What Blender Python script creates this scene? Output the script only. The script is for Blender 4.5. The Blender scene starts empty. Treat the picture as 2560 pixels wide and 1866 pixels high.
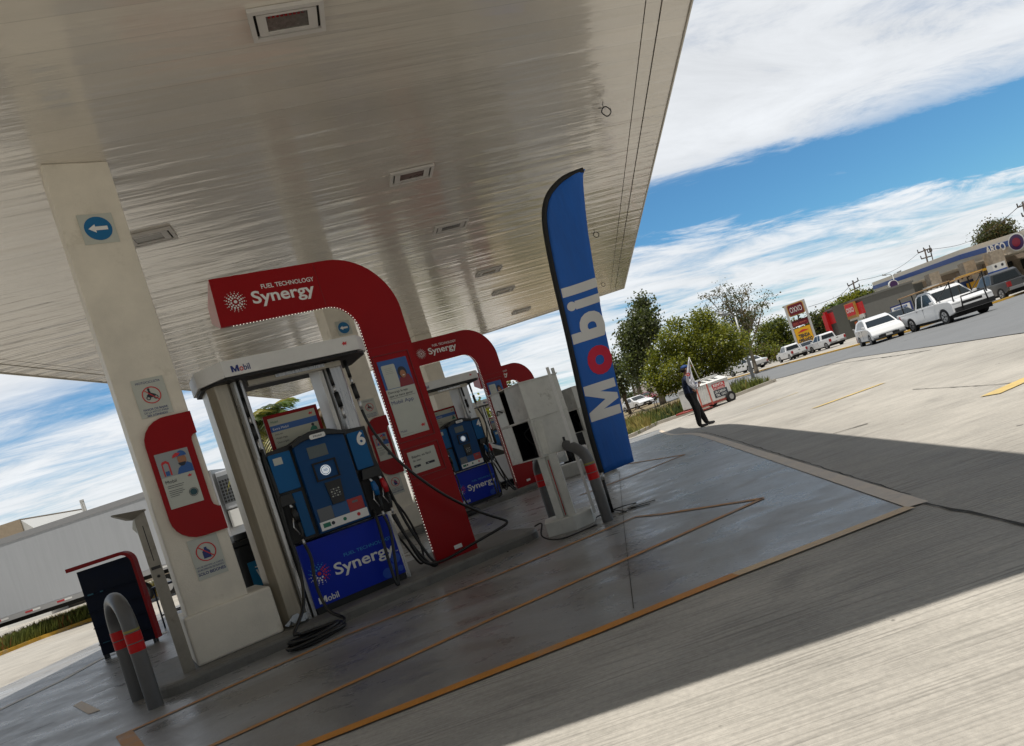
import bpy, bmesh, math, random
from mathutils import Vector, Matrix
R = math.radians
sc = bpy.context.scene
COL = sc.collection

# ---------------------------------------------------------------- camera
CAM_H = 1.1
ROLL, PITCH, YAW = -.318, .005, -.128
cy, sy, cp, sp = math.cos(YAW), math.sin(YAW), math.cos(PITCH), math.sin(PITCH)
FW = Vector((sy*cp, cy*cp, sp)); r0 = Vector((cy, -sy, 0)); u0 = r0.cross(FW)
cr, sr = math.cos(ROLL), math.sin(ROLL)
RT = cr*r0 + sr*u0; UP = -sr*r0 + cr*u0
cd = bpy.data.cameras.new('camera'); cam = bpy.data.objects.new('camera', cd); COL.objects.link(cam)
m3 = Matrix((RT, UP, -FW)).transposed()
cam.matrix_world = Matrix.Translation((0, 0, CAM_H)) @ m3.to_4x4()
cd.sensor_fit = 'HORIZONTAL'; cd.sensor_width = 36.0
cd.lens = 36.0*1700/2560; cd.shift_y = 150/2560
cd.clip_start = .05; cd.clip_end = 5000
sc.camera = cam

# ---------------------------------------------------------------- light
SUN_T = Vector((-.07, -.19, 1.0)).normalized()      # towards the sun
SUN_EL = math.asin(SUN_T.z); SUN_AZ = math.atan2(SUN_T.x, SUN_T.y)
w = bpy.data.worlds.new("World"); sc.world = w; w.use_nodes = True
wn = w.node_tree; wn.nodes.clear()
def WN(t, **k):
    n = wn.nodes.new(t)
    for a, b in k.items(): setattr(n, a, b)
    return n
out = WN('ShaderNodeOutputWorld'); bg = WN('ShaderNodeBackground'); bg.inputs[1].default_value = .105
sky = WN('ShaderNodeTexSky', sky_type='NISHITA'); sky.sun_disc = False
sky.sun_elevation = SUN_EL; sky.sun_rotation = SUN_AZ; sky.dust_density = .4; sky.ozone_density = 2.0; sky.air_density = 1.0
tc = WN('ShaderNodeTexCoord'); sep = WN('ShaderNodeSeparateXYZ'); wn.links.new(tc.outputs['Generated'], sep.inputs[0])
def wmath(op, a, b=None, clamp=False):
    n = WN('ShaderNodeMath', operation=op); n.use_clamp = clamp
    for i, v in enumerate((a, b)):
        if v is None: continue
        if isinstance(v, (int, float)): n.inputs[i].default_value = v
        else: wn.links.new(v, n.inputs[i])
    return n.outputs[0]
zz = wmath('MAXIMUM', sep.outputs['Z'], 0.0)
den = wmath('ADD', zz, .012)
px = wmath('DIVIDE', sep.outputs['X'], den); py = wmath('DIVIDE', sep.outputs['Y'], den)
comb = WN('ShaderNodeCombineXYZ'); wn.links.new(px, comb.inputs[0]); wn.links.new(py, comb.inputs[1])
den9 = wmath('ADD', zz, .10)
comb2 = WN('ShaderNodeCombineXYZ'); wn.links.new(wmath('DIVIDE', sep.outputs['X'], den9), comb2.inputs[0]); wn.links.new(wmath('DIVIDE', sep.outputs['Y'], den9), comb2.inputs[1])
def wnoise(scale, rot, loc, detail, rough, dist=0.):
    m0 = WN('ShaderNodeMapping'); m0.inputs['Rotation'].default_value = (0, 0, -rot); wn.links.new(comb2.outputs[0], m0.inputs[0])
    mp = WN('ShaderNodeMapping'); mp.inputs['Scale'].default_value = scale; mp.inputs['Location'].default_value = loc
    wn.links.new(m0.outputs[0], mp.inputs[0])
    nz = WN('ShaderNodeTexNoise'); nz.inputs['Scale'].default_value = 1.0; nz.inputs['Detail'].default_value = detail
    nz.inputs['Roughness'].default_value = rough; nz.inputs['Distortion'].default_value = dist
    wn.links.new(mp.outputs[0], nz.inputs['Vector']); return nz.outputs[0]
n1 = wnoise((.34, 1.15, 1), R(30), (3.1, 1.7, 0), 9, .60, .6)      # long streaks
n2 = wnoise((1.3, 3.0, 1), R(24), (7.3, 2.0, 0), 9, .68, .5)      # torn edges
wob = wmath('MULTIPLY', wmath('SUBTRACT', n1, .5), 1.3)
wob2 = wmath('MULTIPLY', wmath('SUBTRACT', n2, .5), 1.6)
yy = wmath('ADD', py, wmath('ADD', wob, wob2))
u1 = wmath('SUBTRACT', yy, wmath('ADD', 3.42, wmath('MULTIPLY', px, .15)))     # beyond the near cloud bank
u2 = wmath('SUBTRACT', wmath('ADD', 3.85, wmath('MULTIPLY', px, .66)), yy)     # nearer than the streaked bank
def sst(v, a, b):
    m_ = WN('ShaderNodeMapRange', interpolation_type='SMOOTHSTEP'); wn.links.new(v, m_.inputs[0]); m_.inputs[1].default_value = a; m_.inputs[2].default_value = b; return m_.outputs[0]
gap = wmath('MULTIPLY', sst(u1, -.25, .35), sst(u2, -.9, .35))
near_bank = wmath('MULTIPLY', sst(u1, .3, -.6), sst(py, 1.2, 2.4))
low = sst(zz, .20, .04)
rear = sst(py, .9, -.6)  # extra cloud cover out of view, added for a more neutral fill
mix = wmath('ADD', wmath('MULTIPLY', n1, .55), wmath('MULTIPLY', n2, .45))
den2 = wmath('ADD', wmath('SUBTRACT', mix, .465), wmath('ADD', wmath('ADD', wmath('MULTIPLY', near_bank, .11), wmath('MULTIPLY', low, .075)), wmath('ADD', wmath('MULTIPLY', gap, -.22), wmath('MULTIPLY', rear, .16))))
cov = WN('ShaderNodeMapRange', interpolation_type='SMOOTHSTEP'); wn.links.new(den2, cov.inputs[0])
cov.inputs[1].default_value = -.09; cov.inputs[2].default_value = .13
tint = WN('ShaderNodeMix', data_type='RGBA', blend_type='MULTIPLY'); tint.inputs[0].default_value = 1
wn.links.new(sky.outputs[0], tint.inputs[6]); tint.inputs[7].default_value = (.50, .92, 1.12, 1)
cshade = WN('ShaderNodeMapRange'); wn.links.new(n2, cshade.inputs[0]); cshade.inputs[1].default_value = .3; cshade.inputs[2].default_value = .7
cshade.inputs[3].default_value = .80; cshade.inputs[4].default_value = 1.0
ccol = WN('ShaderNodeMix', data_type='RGBA', blend_type='MULTIPLY'); ccol.inputs[0].default_value = 1
ccol.inputs[6].default_value = (9.0, 9.2, 9.4, 1); wn.links.new(cshade.outputs[0], ccol.inputs[7])
cdim = WN('ShaderNodeMix', data_type='RGBA'); cdim.inputs[6].default_value = (1, 1, 1, 1); cdim.inputs[7].default_value = (.26, .26, .255, 1); wn.links.new(sst(py, 1.6, -.2), cdim.inputs[0])   # unseen grey cloud added overhead and behind to dim and neutralise the fill
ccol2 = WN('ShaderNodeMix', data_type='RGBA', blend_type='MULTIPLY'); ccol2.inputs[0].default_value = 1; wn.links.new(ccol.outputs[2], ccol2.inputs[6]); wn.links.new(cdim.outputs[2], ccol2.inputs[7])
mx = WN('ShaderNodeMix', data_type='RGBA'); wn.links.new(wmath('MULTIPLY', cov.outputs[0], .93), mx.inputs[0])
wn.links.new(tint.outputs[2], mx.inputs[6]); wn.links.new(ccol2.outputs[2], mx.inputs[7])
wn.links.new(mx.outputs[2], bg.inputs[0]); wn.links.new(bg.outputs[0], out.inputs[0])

sd = bpy.data.lights.new('sun', 'SUN'); sd.energy = 4.6; sd.angle = R(.53); sd.color = (1, .955, .88)
so = bpy.data.objects.new('sun', sd); COL.objects.link(so); so.rotation_euler = SUN_T.to_track_quat('Z', 'Y').to_euler()
so.location = (0, 0, 40)
sc.view_settings.view_transform = 'Standard'; sc.view_settings.look = 'None'; sc.view_settings.gamma = 1
sc.view_settings.use_curve_mapping = False; sc.view_settings.exposure = 0.0
sc.render.engine = 'CYCLES'
sc.cycles.max_bounces = 8; sc.cycles.diffuse_bounces = 5

# ---------------------------------------------------------------- terrain and photo-to-place helpers
def S(t): t = min(max(t, 0.), 1.); return t*t*(3-2*t)
def zg(x, y): return -.35*S((y-12.5)/10)*S((x+9)/6) + .2*S((y-12.5)/10)*S((x-4)/5) - .74*S((y-12)/10)*S((-4.5-x)/6)
def ray(x, y): return RT*((x-1280)/1700) - UP*((y-933-150)/1700) + FW
def atz(x, y, z):
    d = ray(x, y); t = (z-CAM_H)/d.z; return Vector((0, 0, CAM_H))+d*t
def G(x, y, dz=0.):
    z = dz
    for i in range(60):
        P = atz(x, y, z); z = .5*z+.5*(zg(P.x, P.y)+dz)
    P.z = z; return P
def atD(x, y, D):
    d = ray(x, y); return Vector((0, 0, CAM_H))+d*(D/math.hypot(d.x, d.y))

# ---------------------------------------------------------------- materials
MATS = {}
def mat(name, col, rough=.5, metal=0., var=0., vs=4., bump=0., bs=40., spec=.5, stretch=None, dirt=None, ds=3., dcol=(.1, .09, .07), emit=None, coat=0., thr=.55, trans=0.):
    if name in MATS: return MATS[name]
    m = bpy.data.materials.new(name); m.use_nodes = True; nt = m.node_tree; b = nt.nodes['Principled BSDF']
    b.inputs['Base Color'].default_value = (*col, 1); b.inputs['Roughness'].default_value = rough
    b.inputs['Metallic'].default_value = metal; b.inputs['Specular IOR Level'].default_value = spec
    b.inputs['Coat Weight'].default_value = coat; b.inputs['Coat Roughness'].default_value = .08
    if trans: b.inputs['Subsurface Weight'].default_value = 0
    tcn = nt.nodes.new('ShaderNodeTexCoord'); vec = tcn.outputs['Object']
    if stretch:
        mp = nt.nodes.new('ShaderNodeMapping'); mp.inputs['Scale'].default_value = stretch; nt.links.new(vec, mp.inputs[0]); vec = mp.outputs[0]
    colsock = None
    if var:
        nz = nt.nodes.new('ShaderNodeTexNoise'); nz.inputs['Scale'].default_value = vs; nz.inputs['Detail'].default_value = 6; nz.inputs['Roughness'].default_value = .65
        nt.links.new(vec, nz.inputs['Vector'])
        mr = nt.nodes.new('ShaderNodeMapRange'); mr.inputs[1].default_value = .3; mr.inputs[2].default_value = .7
        mr.inputs[3].default_value = 1-var; mr.inputs[4].default_value = 1+var; nt.links.new(nz.outputs[0], mr.inputs[0])
        mu = nt.nodes.new('ShaderNodeMix'); mu.data_type = 'RGBA'; mu.blend_type = 'MULTIPLY'; mu.inputs[0].default_value = 1
        mu.inputs[6].default_value = (*col, 1); nt.links.new(mr.outputs[0], mu.inputs[7]); colsock = mu.outputs[2]
        mr2 = nt.nodes.new('ShaderNodeMapRange'); mr2.inputs[1].default_value = .3; mr2.inputs[2].default_value = .7
        mr2.inputs[3].default_value = max(rough-.1, .03); mr2.inputs[4].default_value = min(rough+.12, 1); nt.links.new(nz.outputs[0], mr2.inputs[0]); nt.links.new(mr2.outputs[0], b.inputs['Roughness'])
    if dirt:
        nz = nt.nodes.new('ShaderNodeTexNoise'); nz.inputs['Scale'].default_value = ds; nz.inputs['Detail'].default_value = 8; nz.inputs['Roughness'].default_value = .7
        nt.links.new(vec, nz.inputs['Vector'])
        mr = nt.nodes.new('ShaderNodeMapRange'); mr.inputs[1].default_value = thr; mr.inputs[2].default_value = thr+.14; mr.inputs[3].default_value = 0; mr.inputs[4].default_value = dirt
        nt.links.new(nz.outputs[0], mr.inputs[0])
        mu = nt.nodes.new('ShaderNodeMix'); mu.data_type = 'RGBA'; nt.links.new(mr.outputs[0], mu.inputs[0])
        if colsock: nt.links.new(colsock, mu.inputs[6])
        else: mu.inputs[6].default_value = (*col, 1)
        mu.inputs[7].default_value = (*dcol, 1); colsock = mu.outputs[2]
    if colsock: nt.links.new(colsock, b.inputs['Base Color'])
    if bump:
        nz = nt.nodes.new('ShaderNodeTexNoise'); nz.inputs['Scale'].default_value = bs; nz.inputs['Detail'].default_value = 5
        nt.links.new(vec, nz.inputs['Vector']); bp = nt.nodes.new('ShaderNodeBump'); bp.inputs['Strength'].default_value = bump; bp.inputs['Distance'].default_value = .02
        nt.links.new(nz.outputs[0], bp.inputs['Height']); nt.links.new(bp.outputs[0], b.inputs['Normal'])
    if emit:
        b.inputs['Emission Color'].default_value = (*emit[:3], 1); b.inputs['Emission Strength'].default_value = emit[3]
    MATS[name] = m; return m

# ---------------------------------------------------------------- mesh builder
_tc = {}
def text2d(s, bold=0.):
    k = (s, bold)
    if k in _tc: return _tc[k]
    c = bpy.data.curves.new('lettering', 'FONT'); c.body = s; c.size = 1; c.offset = bold; c.resolution_u = 4
    o = bpy.data.objects.new('lettering', c); me = bpy.data.meshes.new_from_object(o)
    vs = [(v.co.x, v.co.y) for v in me.vertices]; fs = [tuple(p.vertices) for p in me.polygons]
    bpy.data.meshes.remove(me); bpy.data.objects.remove(o); bpy.data.curves.remove(c)
    x0 = min(v[0] for v in vs); x1 = max(v[0] for v in vs); y0 = min(v[1] for v in vs); y1 = max(v[1] for v in vs)
    _tc[k] = (vs, fs, x0, x1, y0, y1); return _tc[k]
_tc[('MM', .05)] = ([(0, 0), (.25, 0), (.25, .73), (0, .73), (.75, 0), (1, 0), (1, .73), (.75, .73), (.5, .30), (.5, .0), (.42, .0), (.58, .0), (.25, .38), (.75, .38)], [(0, 1, 2, 3), (4, 5, 6, 7), (2, 8, 9, 10), (2, 10, 12), (7, 11, 9, 8), (7, 13, 11)], 0, 1, 0, .73)
class MB:
    def __init__(s): s.v = []; s.f = []; s.mi = []; s.mats = []; s.sm = []
    def _m(s, m):
        if m not in s.mats: s.mats.append(m)
        return s.mats.index(m)
    def add(s, vs, fs, m, smooth=False):
        o = len(s.v); s.v += [tuple(v) for v in vs]; i = s._m(m)
        for f in fs: s.f.append(tuple(o+j for j in f)); s.mi.append(i); s.sm.append(smooth)
        return s
    def box(s, x0, x1, y0, y1, z0, z1, m):
        vs = [(x, y, z) for z in (z0, z1) for y in (y0, y1) for x in (x0, x1)]
        return s.add(vs, [(0, 2, 3, 1), (4, 5, 7, 6), (0, 1, 5, 4), (2, 6, 7, 3), (0, 4, 6, 2), (1, 3, 7, 5)], m)
    def rbox(s, x0, x1, y0, y1, z0, z1, m, r=.01):
        # box with rounded edges along the y direction outline (front outline rounded)
        pts = rrect(x0, x1, z0, z1, r); return s.prism(pts, y0, y1, m)
    def prism(s, pts, y0, y1, m, smooth=False):      # outline in x,z extruded along y
        n = len(pts); vs = [(p[0], y0, p[1]) for p in pts]+[(p[0], y1, p[1]) for p in pts]
        s.add(vs, [tuple(range(n-1, -1, -1)), tuple(range(n, 2*n))] + [(i, (i+1) % n, n+(i+1) % n, n+i) for i in range(n)], m, smooth); return s
    def prismz(s, pts, z0, z1, m):      # outline in x,y extruded up
        n = len(pts); vs = [(p[0], p[1], z0) for p in pts]+[(p[0], p[1], z1) for p in pts]
        s.add(vs, [tuple(range(n-1, -1, -1)), tuple(range(n, 2*n))] + [(i, (i+1) % n, n+(i+1) % n, n+i) for i in range(n)], m); return s
    def tube(s, pts, r, m, n=8, caps=True, smooth=True):
        pts = [Vector(p) for p in pts]; k = len(pts)
        rr = r if isinstance(r, (list, tuple)) else [r]*k
        vs = []; prev = None
        for i, p in enumerate(pts):
            t = (pts[min(i+1, k-1)]-pts[max(i-1, 0)]).normalized()
            if prev is None: a = t.orthogonal().normalized()
            else:
                a = prev - t*prev.dot(t); a = a.normalized() if a.length > 1e-6 else t.orthogonal().normalized()
            prev = a; b = t.cross(a)
            for j in range(n):
                q = 2*math.pi*j/n; vs.append(p+(a*math.cos(q)+b*math.sin(q))*rr[i])
        fs = [(i*n+j, i*n+(j+1) % n, (i+1)*n+(j+1) % n, (i+1)*n+j) for i in range(k-1) for j in range(n)]
        if caps: fs += [tuple(range(n-1, -1, -1)), tuple((k-1)*n+j for j in range(n))]
        return s.add(vs, fs, m, smooth)
    def quad(s, a, b, c, d, m): return s.add([a, b, c, d], [(0, 1, 2, 3)], m)
    def disc(s, c, r, m, n=20, y=None):      # facing -y
        return s.add([(c[0]+r*math.cos(2*math.pi*i/n), c[1], c[2]+r*math.sin(2*math.pi*i/n)) for i in range(n)], [tuple(range(n))], m)
    def ring(s, c, r0_, r1_, m, n=28, d=.004):   # flat ring facing -y with a little depth
        vs = []
        for (rr, yy) in ((r0_, c[1]), (r1_, c[1]), (r1_, c[1]+d), (r0_, c[1]+d)):
            vs += [(c[0]+rr*math.cos(2*math.pi*i/n), yy, c[2]+rr*math.sin(2*math.pi*i/n)) for i in range(n)]
        fs = []
        for q in range(4):
            q2 = (q+1) % 4
            fs += [(q*n+i, q*n+(i+1) % n, q2*n+(i+1) % n, q2*n+i) for i in range(n)]
        return s.add(vs, fs, m)
    def text(s, t, x, y, z, m, h=None, w=None, bold=0., cx=False, capref=None):
        if 'M' in t and t != 'MM': bold = 0.
        # front-facing (-y) text; x,z = left, baseline; h = scale so that 'H' is h tall; w = fit the width
        vs, fs, x0, x1, y0, y1 = text2d(t, bold)
        sx = sz = None
        if h: sz = h/.69; sx = sz
        if w: sx = w/(x1-x0); sz = sz or sx
        off = x - (x1-x0)*sx/2 if cx else x
        s.add([(off+(v[0]-x0)*sx, y, z+v[1]*sz) for v in vs], fs, m); return (x1-x0)*sx
    def build(s, name, parent=None, mats=None, bevel=0., loc=None, sub=0):
        me = bpy.data.meshes.new(name); me.from_pydata(s.v, [], s.f)
        for m in s.mats: me.materials.append(m)
        me.polygons.foreach_set('material_index', s.mi); me.polygons.foreach_set('use_smooth', s.sm); me.update()
        o = bpy.data.objects.new(name, me); COL.objects.link(o)
        if parent: o.parent = parent
        if loc: o.location = loc
        if bevel:
            b = o.modifiers.new('bevel', 'BEVEL'); b.width = bevel; b.segments = 2; b.limit_method = 'ANGLE'; b.angle_limit = R(40)
        return o
def parts(mb, name, parent, key=None, bevel=0.):
    # one object for each separate piece (or for each group of pieces that share a key of their centre)
    n = len(mb.v); up = list(range(n))
    def fd(i):
        while up[i] != i: up[i] = up[up[i]]; i = up[i]
        return i
    for f in mb.f:
        for j in f[1:]: up[fd(j)] = fd(f[0])
    comp = {}
    for k, f in enumerate(mb.f): comp.setdefault(fd(f[0]), []).append(k)
    grp = {}
    for r_, fs in comp.items():
        ids = {j for k in fs for j in mb.f[k]}; c = [sum(mb.v[j][a] for j in ids)/len(ids) for a in range(3)]
        grp.setdefault(key(*c) if key else r_, []).extend(fs)
    out = []
    for fs in grp.values():
        q = MB(); ids = sorted({j for k in fs for j in mb.f[k]}); mp = {j: i for i, j in enumerate(ids)}
        q.v = [mb.v[j] for j in ids]; q.mats = mb.mats
        for k in fs: q.f.append(tuple(mp[j] for j in mb.f[k])); q.mi.append(mb.mi[k]); q.sm.append(mb.sm[k])
        out.append(q.build(name, parent, bevel=bevel))
    return out
def rrect(x0, x1, z0, z1, r, n=5, corners=(1, 1, 1, 1)):
    pts = []
    for k, (cx_, cz_, a0) in enumerate(((x1-r, z1-r, 0), (x0+r, z1-r, 90), (x0+r, z0+r, 180), (x1-r, z0+r, 270))):
        if corners[k]:
            for i in range(n+1):
                a = R(a0+90*i/n); pts.append((cx_+r*math.cos(a), cz_+r*math.sin(a)))
        else: pts.append(((x1, x0, x0, x1)[k], (z1, z1, z0, z0)[k]))
    return pts
def tag(o, label=None, cat=None, group=None, kind=None):
    if label: o['label'] = label
    if cat: o['category'] = cat
    if group: o['group'] = group
    if kind: o['kind'] = kind
    return o
def thing(name, label, cat, loc=(0, 0, 0), rz=0., group=None):
    o = bpy.data.objects.new(name, None); COL.objects.link(o); o.location = loc; o.rotation_euler = (0, 0, rz); o.empty_display_size = .2
    return tag(o, label, cat, group)
def copy_tree(o, parent=None):
    c = o.copy(); COL.objects.link(c); c.parent = parent
    for ch in [x for x in bpy.data.objects if x.parent == o]: copy_tree(ch, c)
    return c
def one(mb, name, label, cat, group=None, kind=None, **k): return tag(mb.build(name, **k), label, cat, group, kind)

# palette
M_cream = mat('cream_paint', (.70, .655, .56), .55, var=.10, vs=2.5, bump=.12, bs=90, dirt=.45, ds=2.2, dcol=(.30, .26, .17), thr=.57)
M_red = mat('red_panel', (.27, .0012, .004), .38, spec=.22, var=.05, vs=3)
M_redflat = mat('red_sheet', (.24, .004, .006), .5, spec=.2, var=.12, vs=6)
M_white = mat('white_paint', (.66, .66, .64), .45, var=.06, vs=5)
M_wht = mat('white_print', (.74, .74, .72), .5)
M_black = mat('black_plastic', (.008, .009, .010), .42, var=.2, vs=8)
M_rubber = mat('black_rubber', (.007, .007, .007), .38)
M_steel = mat('steel', (.50, .50, .50), .30, metal=.85, var=.12, vs=6, stretch=(8, 8, .6))
M_brown = mat('bronze_steel', (.40, .36, .29), .38, metal=.7, var=.12, vs=5, stretch=(8, 8, .6))
M_grey = mat('grey_paint', (.10, .10, .10), .42, var=.12, vs=9)
M_blue = mat('blue_panel', (.000, .095, .27), .4, spec=.25, var=.05, vs=4)
M_blue2 = mat('darker_blue_panel', (.000, .050, .165), .4, spec=.25, var=.05, vs=4)
M_dblue = mat('deep_blue_sticker', (.001, .020, .36), .4, spec=.22, var=.05, vs=4)
M_navy = mat('navy_print', (.01, .025, .16), .45)
M_lred = mat('logo_red', (.55, .02, .025), .45)
M_cyan = mat('cyan_print', (.02, .25, .55), .45)
M_paper = mat('poster_paper', (.48, .50, .45), .5, var=.04, vs=10)
M_ink = mat('ink', (.02, .025, .04), .6)
M_sky = mat('poster_blue', (.025, .10, .32), .5)
M_skin = mat('skin', (.30, .15, .09), .55)

# ---------------------------------------------------------------- ground
def ground_mat(name, base, groove, gdir, gs, rough, stain, gloss=0., tint2=None, gcol=.6, patch=.2):
    m = bpy.data.materials.new(name); m.use_nodes = True; nt = m.node_tree; b = nt.nodes['Principled BSDF']; L = nt.links.new
    t = nt.nodes.new('ShaderNodeTexCoord')
    def nz(sc_, det, ro, vec, dist=0.):
        n = nt.nodes.new('ShaderNodeTexNoise'); n.inputs['Scale'].default_value = sc_; n.inputs['Detail'].default_value = det; n.inputs['Roughness'].default_value = ro; n.inputs['Distortion'].default_value = dist; L(vec, n.inputs['Vector']); return n.outputs[0]
    def mapn(scale, rot=0.):
        # rotate first, then scale
        a = nt.nodes.new('ShaderNodeMapping'); a.inputs['Rotation'].default_value = (0, 0, rot); L(t.outputs['Object'], a.inputs[0])
        c = nt.nodes.new('ShaderNodeMapping'); c.inputs['Scale'].default_value = scale; L(a.outputs[0], c.inputs[0]); return c.outputs[0]
    def mr(v, a, b_, c, d):
        n = nt.nodes.new('ShaderNodeMapRange'); L(v, n.inputs[0])
        for i, q in enumerate((a, b_, c, d)): n.inputs[i+1].default_value = q
        return n.outputs[0]
    def mul(c1, v):
        n = nt.nodes.new('ShaderNodeMix'); n.data_type = 'RGBA'; n.blend_type = 'MULTIPLY'; n.inputs[0].default_value = 1
        if isinstance(c1, tuple): n.inputs[6].default_value = (*c1, 1)
        else: L(c1, n.inputs[6])
        L(v, n.inputs[7]); return n.outputs[2]
    big = nz(.35, 7, .6, mapn((1, 1, 1)), .3); fine = nz(38, 4, .7, mapn((1, 1, 1))); mid = nz(2.2, 8, .68, mapn((.8, 1.25, 1), gdir), .4)
    c = mul(base, mr(big, .3, .7, 1-patch, 1+patch)); c = mul(c, mr(mid, .3, .7, 1-stain, 1+stain)); c = mul(c, mr(fine, .3, .7, .86, 1.12))
    gr = nz(1, 2, .6, mapn((gs*.03, gs, 1), gdir))
    if groove:
        bandn = nz(1, 3, .6, mapn((.25, 3.2, 1), gdir)); gm = nt.nodes.new('ShaderNodeMix'); L(mr(bandn, .35, .62, .15, 1), gm.inputs[0]); gm.inputs[2].default_value = 1.0; L(mr(gr, .36, .54, gcol, 1.05), gm.inputs[3]); c = mul(c, gm.outputs[0])
    spot = nz(1.6, 3, .5, mapn((1, 1, 1)))
    c = mul(c, mr(spot, .70, .74, 1, .45))
    oil = nz(.9, 5, .6, mapn((1.0, 1.0, 1), .4), .8); c = mul(c, mr(oil, .60, .72, 1, .80)); drip = nz(7, 2, .5, mapn((1, 1, 1))); c = mul(c, mr(drip, .735, .76, 1, .40))
    tyre = nz(.8, 5, .62, mapn((.10, 2.6, 1), gdir+R(8)), .3); c = mul(c, mr(tyre, .60, .72, 1, .82))
    if tint2:
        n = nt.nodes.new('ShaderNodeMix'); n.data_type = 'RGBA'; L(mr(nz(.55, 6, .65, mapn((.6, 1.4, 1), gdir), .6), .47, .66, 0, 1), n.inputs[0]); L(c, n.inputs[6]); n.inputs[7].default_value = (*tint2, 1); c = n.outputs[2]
    L(c, b.inputs['Base Color']); L(mr(mid, .3, .7, rough-gloss, rough+.12), b.inputs['Roughness'])
    bp = nt.nodes.new('ShaderNodeBump'); bp.inputs['Distance'].default_value = .012; bp.inputs['Strength'].default_value = groove or .15
    L(gr if groove else fine, bp.inputs['Height']); L(bp.outputs[0], b.inputs['Normal'])
    return m
GD = R(-9)
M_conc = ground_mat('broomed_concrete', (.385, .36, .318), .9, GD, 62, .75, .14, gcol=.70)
M_conc2 = ground_mat('polished_concrete', (.208, .20, .186), 0, GD, 30, .40, .20, gloss=.24, tint2=(.32, .33, .34))  # concrete mottle; its pale bluish tint patches also put sky sheen into the colour
M_asph = ground_mat('asphalt', (.17, .175, .18), 0, GD, 30, .8, .06, patch=.06)
M_pave = ground_mat('sidewalk_concrete', (.40, .37, .32), 0, GD, 20, .8, .10)
M_dirt = ground_mat('dry_soil', (.22, .165, .10), 0, GD, 20, .95, .25, tint2=(.16, .15, .06))
def line_mat(name, col, worn, thr=.5):
    return mat(name, col, .6, var=.15, vs=5, dirt=.75, ds=2.4, dcol=worn, thr=thr)
M_orange = line_mat('orange_line_paint', (.55, .22, .025), (.36, .27, .18), .54)
M_orange2 = line_mat('thin_orange_line_paint', (.44, .21, .06), (.27, .22, .17), .50)
M_beige = line_mat('worn_beige_paint', (.60, .50, .39), (.36, .31, .26), .58)
M_yellow = line_mat('yellow_kerb_paint', (.62, .36, .04), (.42, .36, .26), .52)
M_tan2 = line_mat('worn_tan_paint', (.58, .42, .24), (.36, .30, .23), .55)
M_pale = line_mat('pale_line_paint', (.62, .58, .50), (.40, .37, .32), .52)
M_yl = line_mat('faded_yellow_paint', (.60, .43, .14), (.38, .33, .22), .5)

gx = [-1500, -500, -200, -120, -80]+list(range(-60, -24, 4))+[-24+i for i in range(0, 60)]+list(range(36, 90, 6))+[120, 200, 500, 1500]
gy = [-60, -20, -8, 0]+[2+i for i in range(0, 45)]+list(range(47, 110, 6))+[130, 180, 260, 400, 700, 1500, 3000]
mb = MB(); vs = [(x, y, zg(x, y)) for y in gy for x in gx]; n = len(gx)
mb.add(vs, [(j*n+i, j*n+i+1, (j+1)*n+i+1, (j+1)*n+i) for j in range(len(gy)-1) for i in range(n-1)], M_conc, True)
one(mb, 'ground', None, None, kind='structure')
def patch(name, A, B, Cc, D, nx, ny, dz, m, kind='structure'):
    mb = MB(); vs = []
    for j in range(ny+1):
        for i in range(nx+1):
            s, t = i/nx, j/ny
            x = (A[0]*(1-s)+B[0]*s)*(1-t)+(D[0]*(1-s)+Cc[0]*s)*t; y = (A[1]*(1-s)+B[1]*s)*(1-t)+(D[1]*(1-s)+Cc[1]*s)*t
            vs.append((x, y, zg(x, y)+dz))
    k = nx+1; mb.add(vs, [(j*k+i, j*k+i+1, (j+1)*k+i+1, (j+1)*k+i) for j in range(ny) for i in range(nx)], m, True)
    return one(mb, name, None, None, kind=kind)
def strip_mb(mb, pts, wd, dz, m, h=0.):
    # a painted line (h=0) or a raised kerb (h>0) along a ground polyline
    P = []
    for i in range(len(pts)-1):
        a, b = Vector(pts[i][:2]), Vector(pts[i+1][:2]); k = max(1, int((b-a).length/.7))
        P += [a+(b-a)*q/k for q in range(k)]
    P.append(Vector(pts[-1][:2])); L_, R_ = [], []
    for i, p in enumerate(P):
        t = (P[min(i+1, len(P)-1)]-P[max(i-1, 0)]).normalized(); nn = Vector((-t.y, t.x))*wd/2
        L_.append(p+nn); R_.append(p-nn)
    if not h:
        vs = [(q.x, q.y, zg(q.x, q.y)+dz) for a, b in zip(L_, R_) for q in (a, b)]
        return mb.add(vs, [(2*i, 2*i+1, 2*i+3, 2*i+2) for i in range(len(P)-1)], m)
    vs = []
    for a, b in zip(L_, R_):
        z = zg(a.x, a.y); vs += [(a.x, a.y, z-.1), (a.x, a.y, z+h), (b.x, b.y, z+h), (b.x, b.y, z-.1)]
    fs = [(4*i+q, 4*i+(q+1) % 4, 4*i+4+(q+1) % 4, 4*i+4+q) for i in range(len(P)-1) for q in range(4)]
    fs += [(0, 1, 2, 3), tuple(4*(len(P)-1)+q for q in (3, 2, 1, 0))]
    return mb.add(vs, fs, m)
def marking(name, pts, wd, m, dz=.009): return one(strip_mb(MB(), pts, wd, dz, m), name, None, None, kind='structure')
def kerb(name, pts, wd, m, h=.13): return one(strip_mb(MB(), pts, wd, 0, m, h), name, None, None, kind='structure')
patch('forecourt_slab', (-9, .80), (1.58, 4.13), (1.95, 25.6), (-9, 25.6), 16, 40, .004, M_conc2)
g2 = lambda *a: [tuple(G(x, y)[:2]) for x, y in a]
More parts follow.
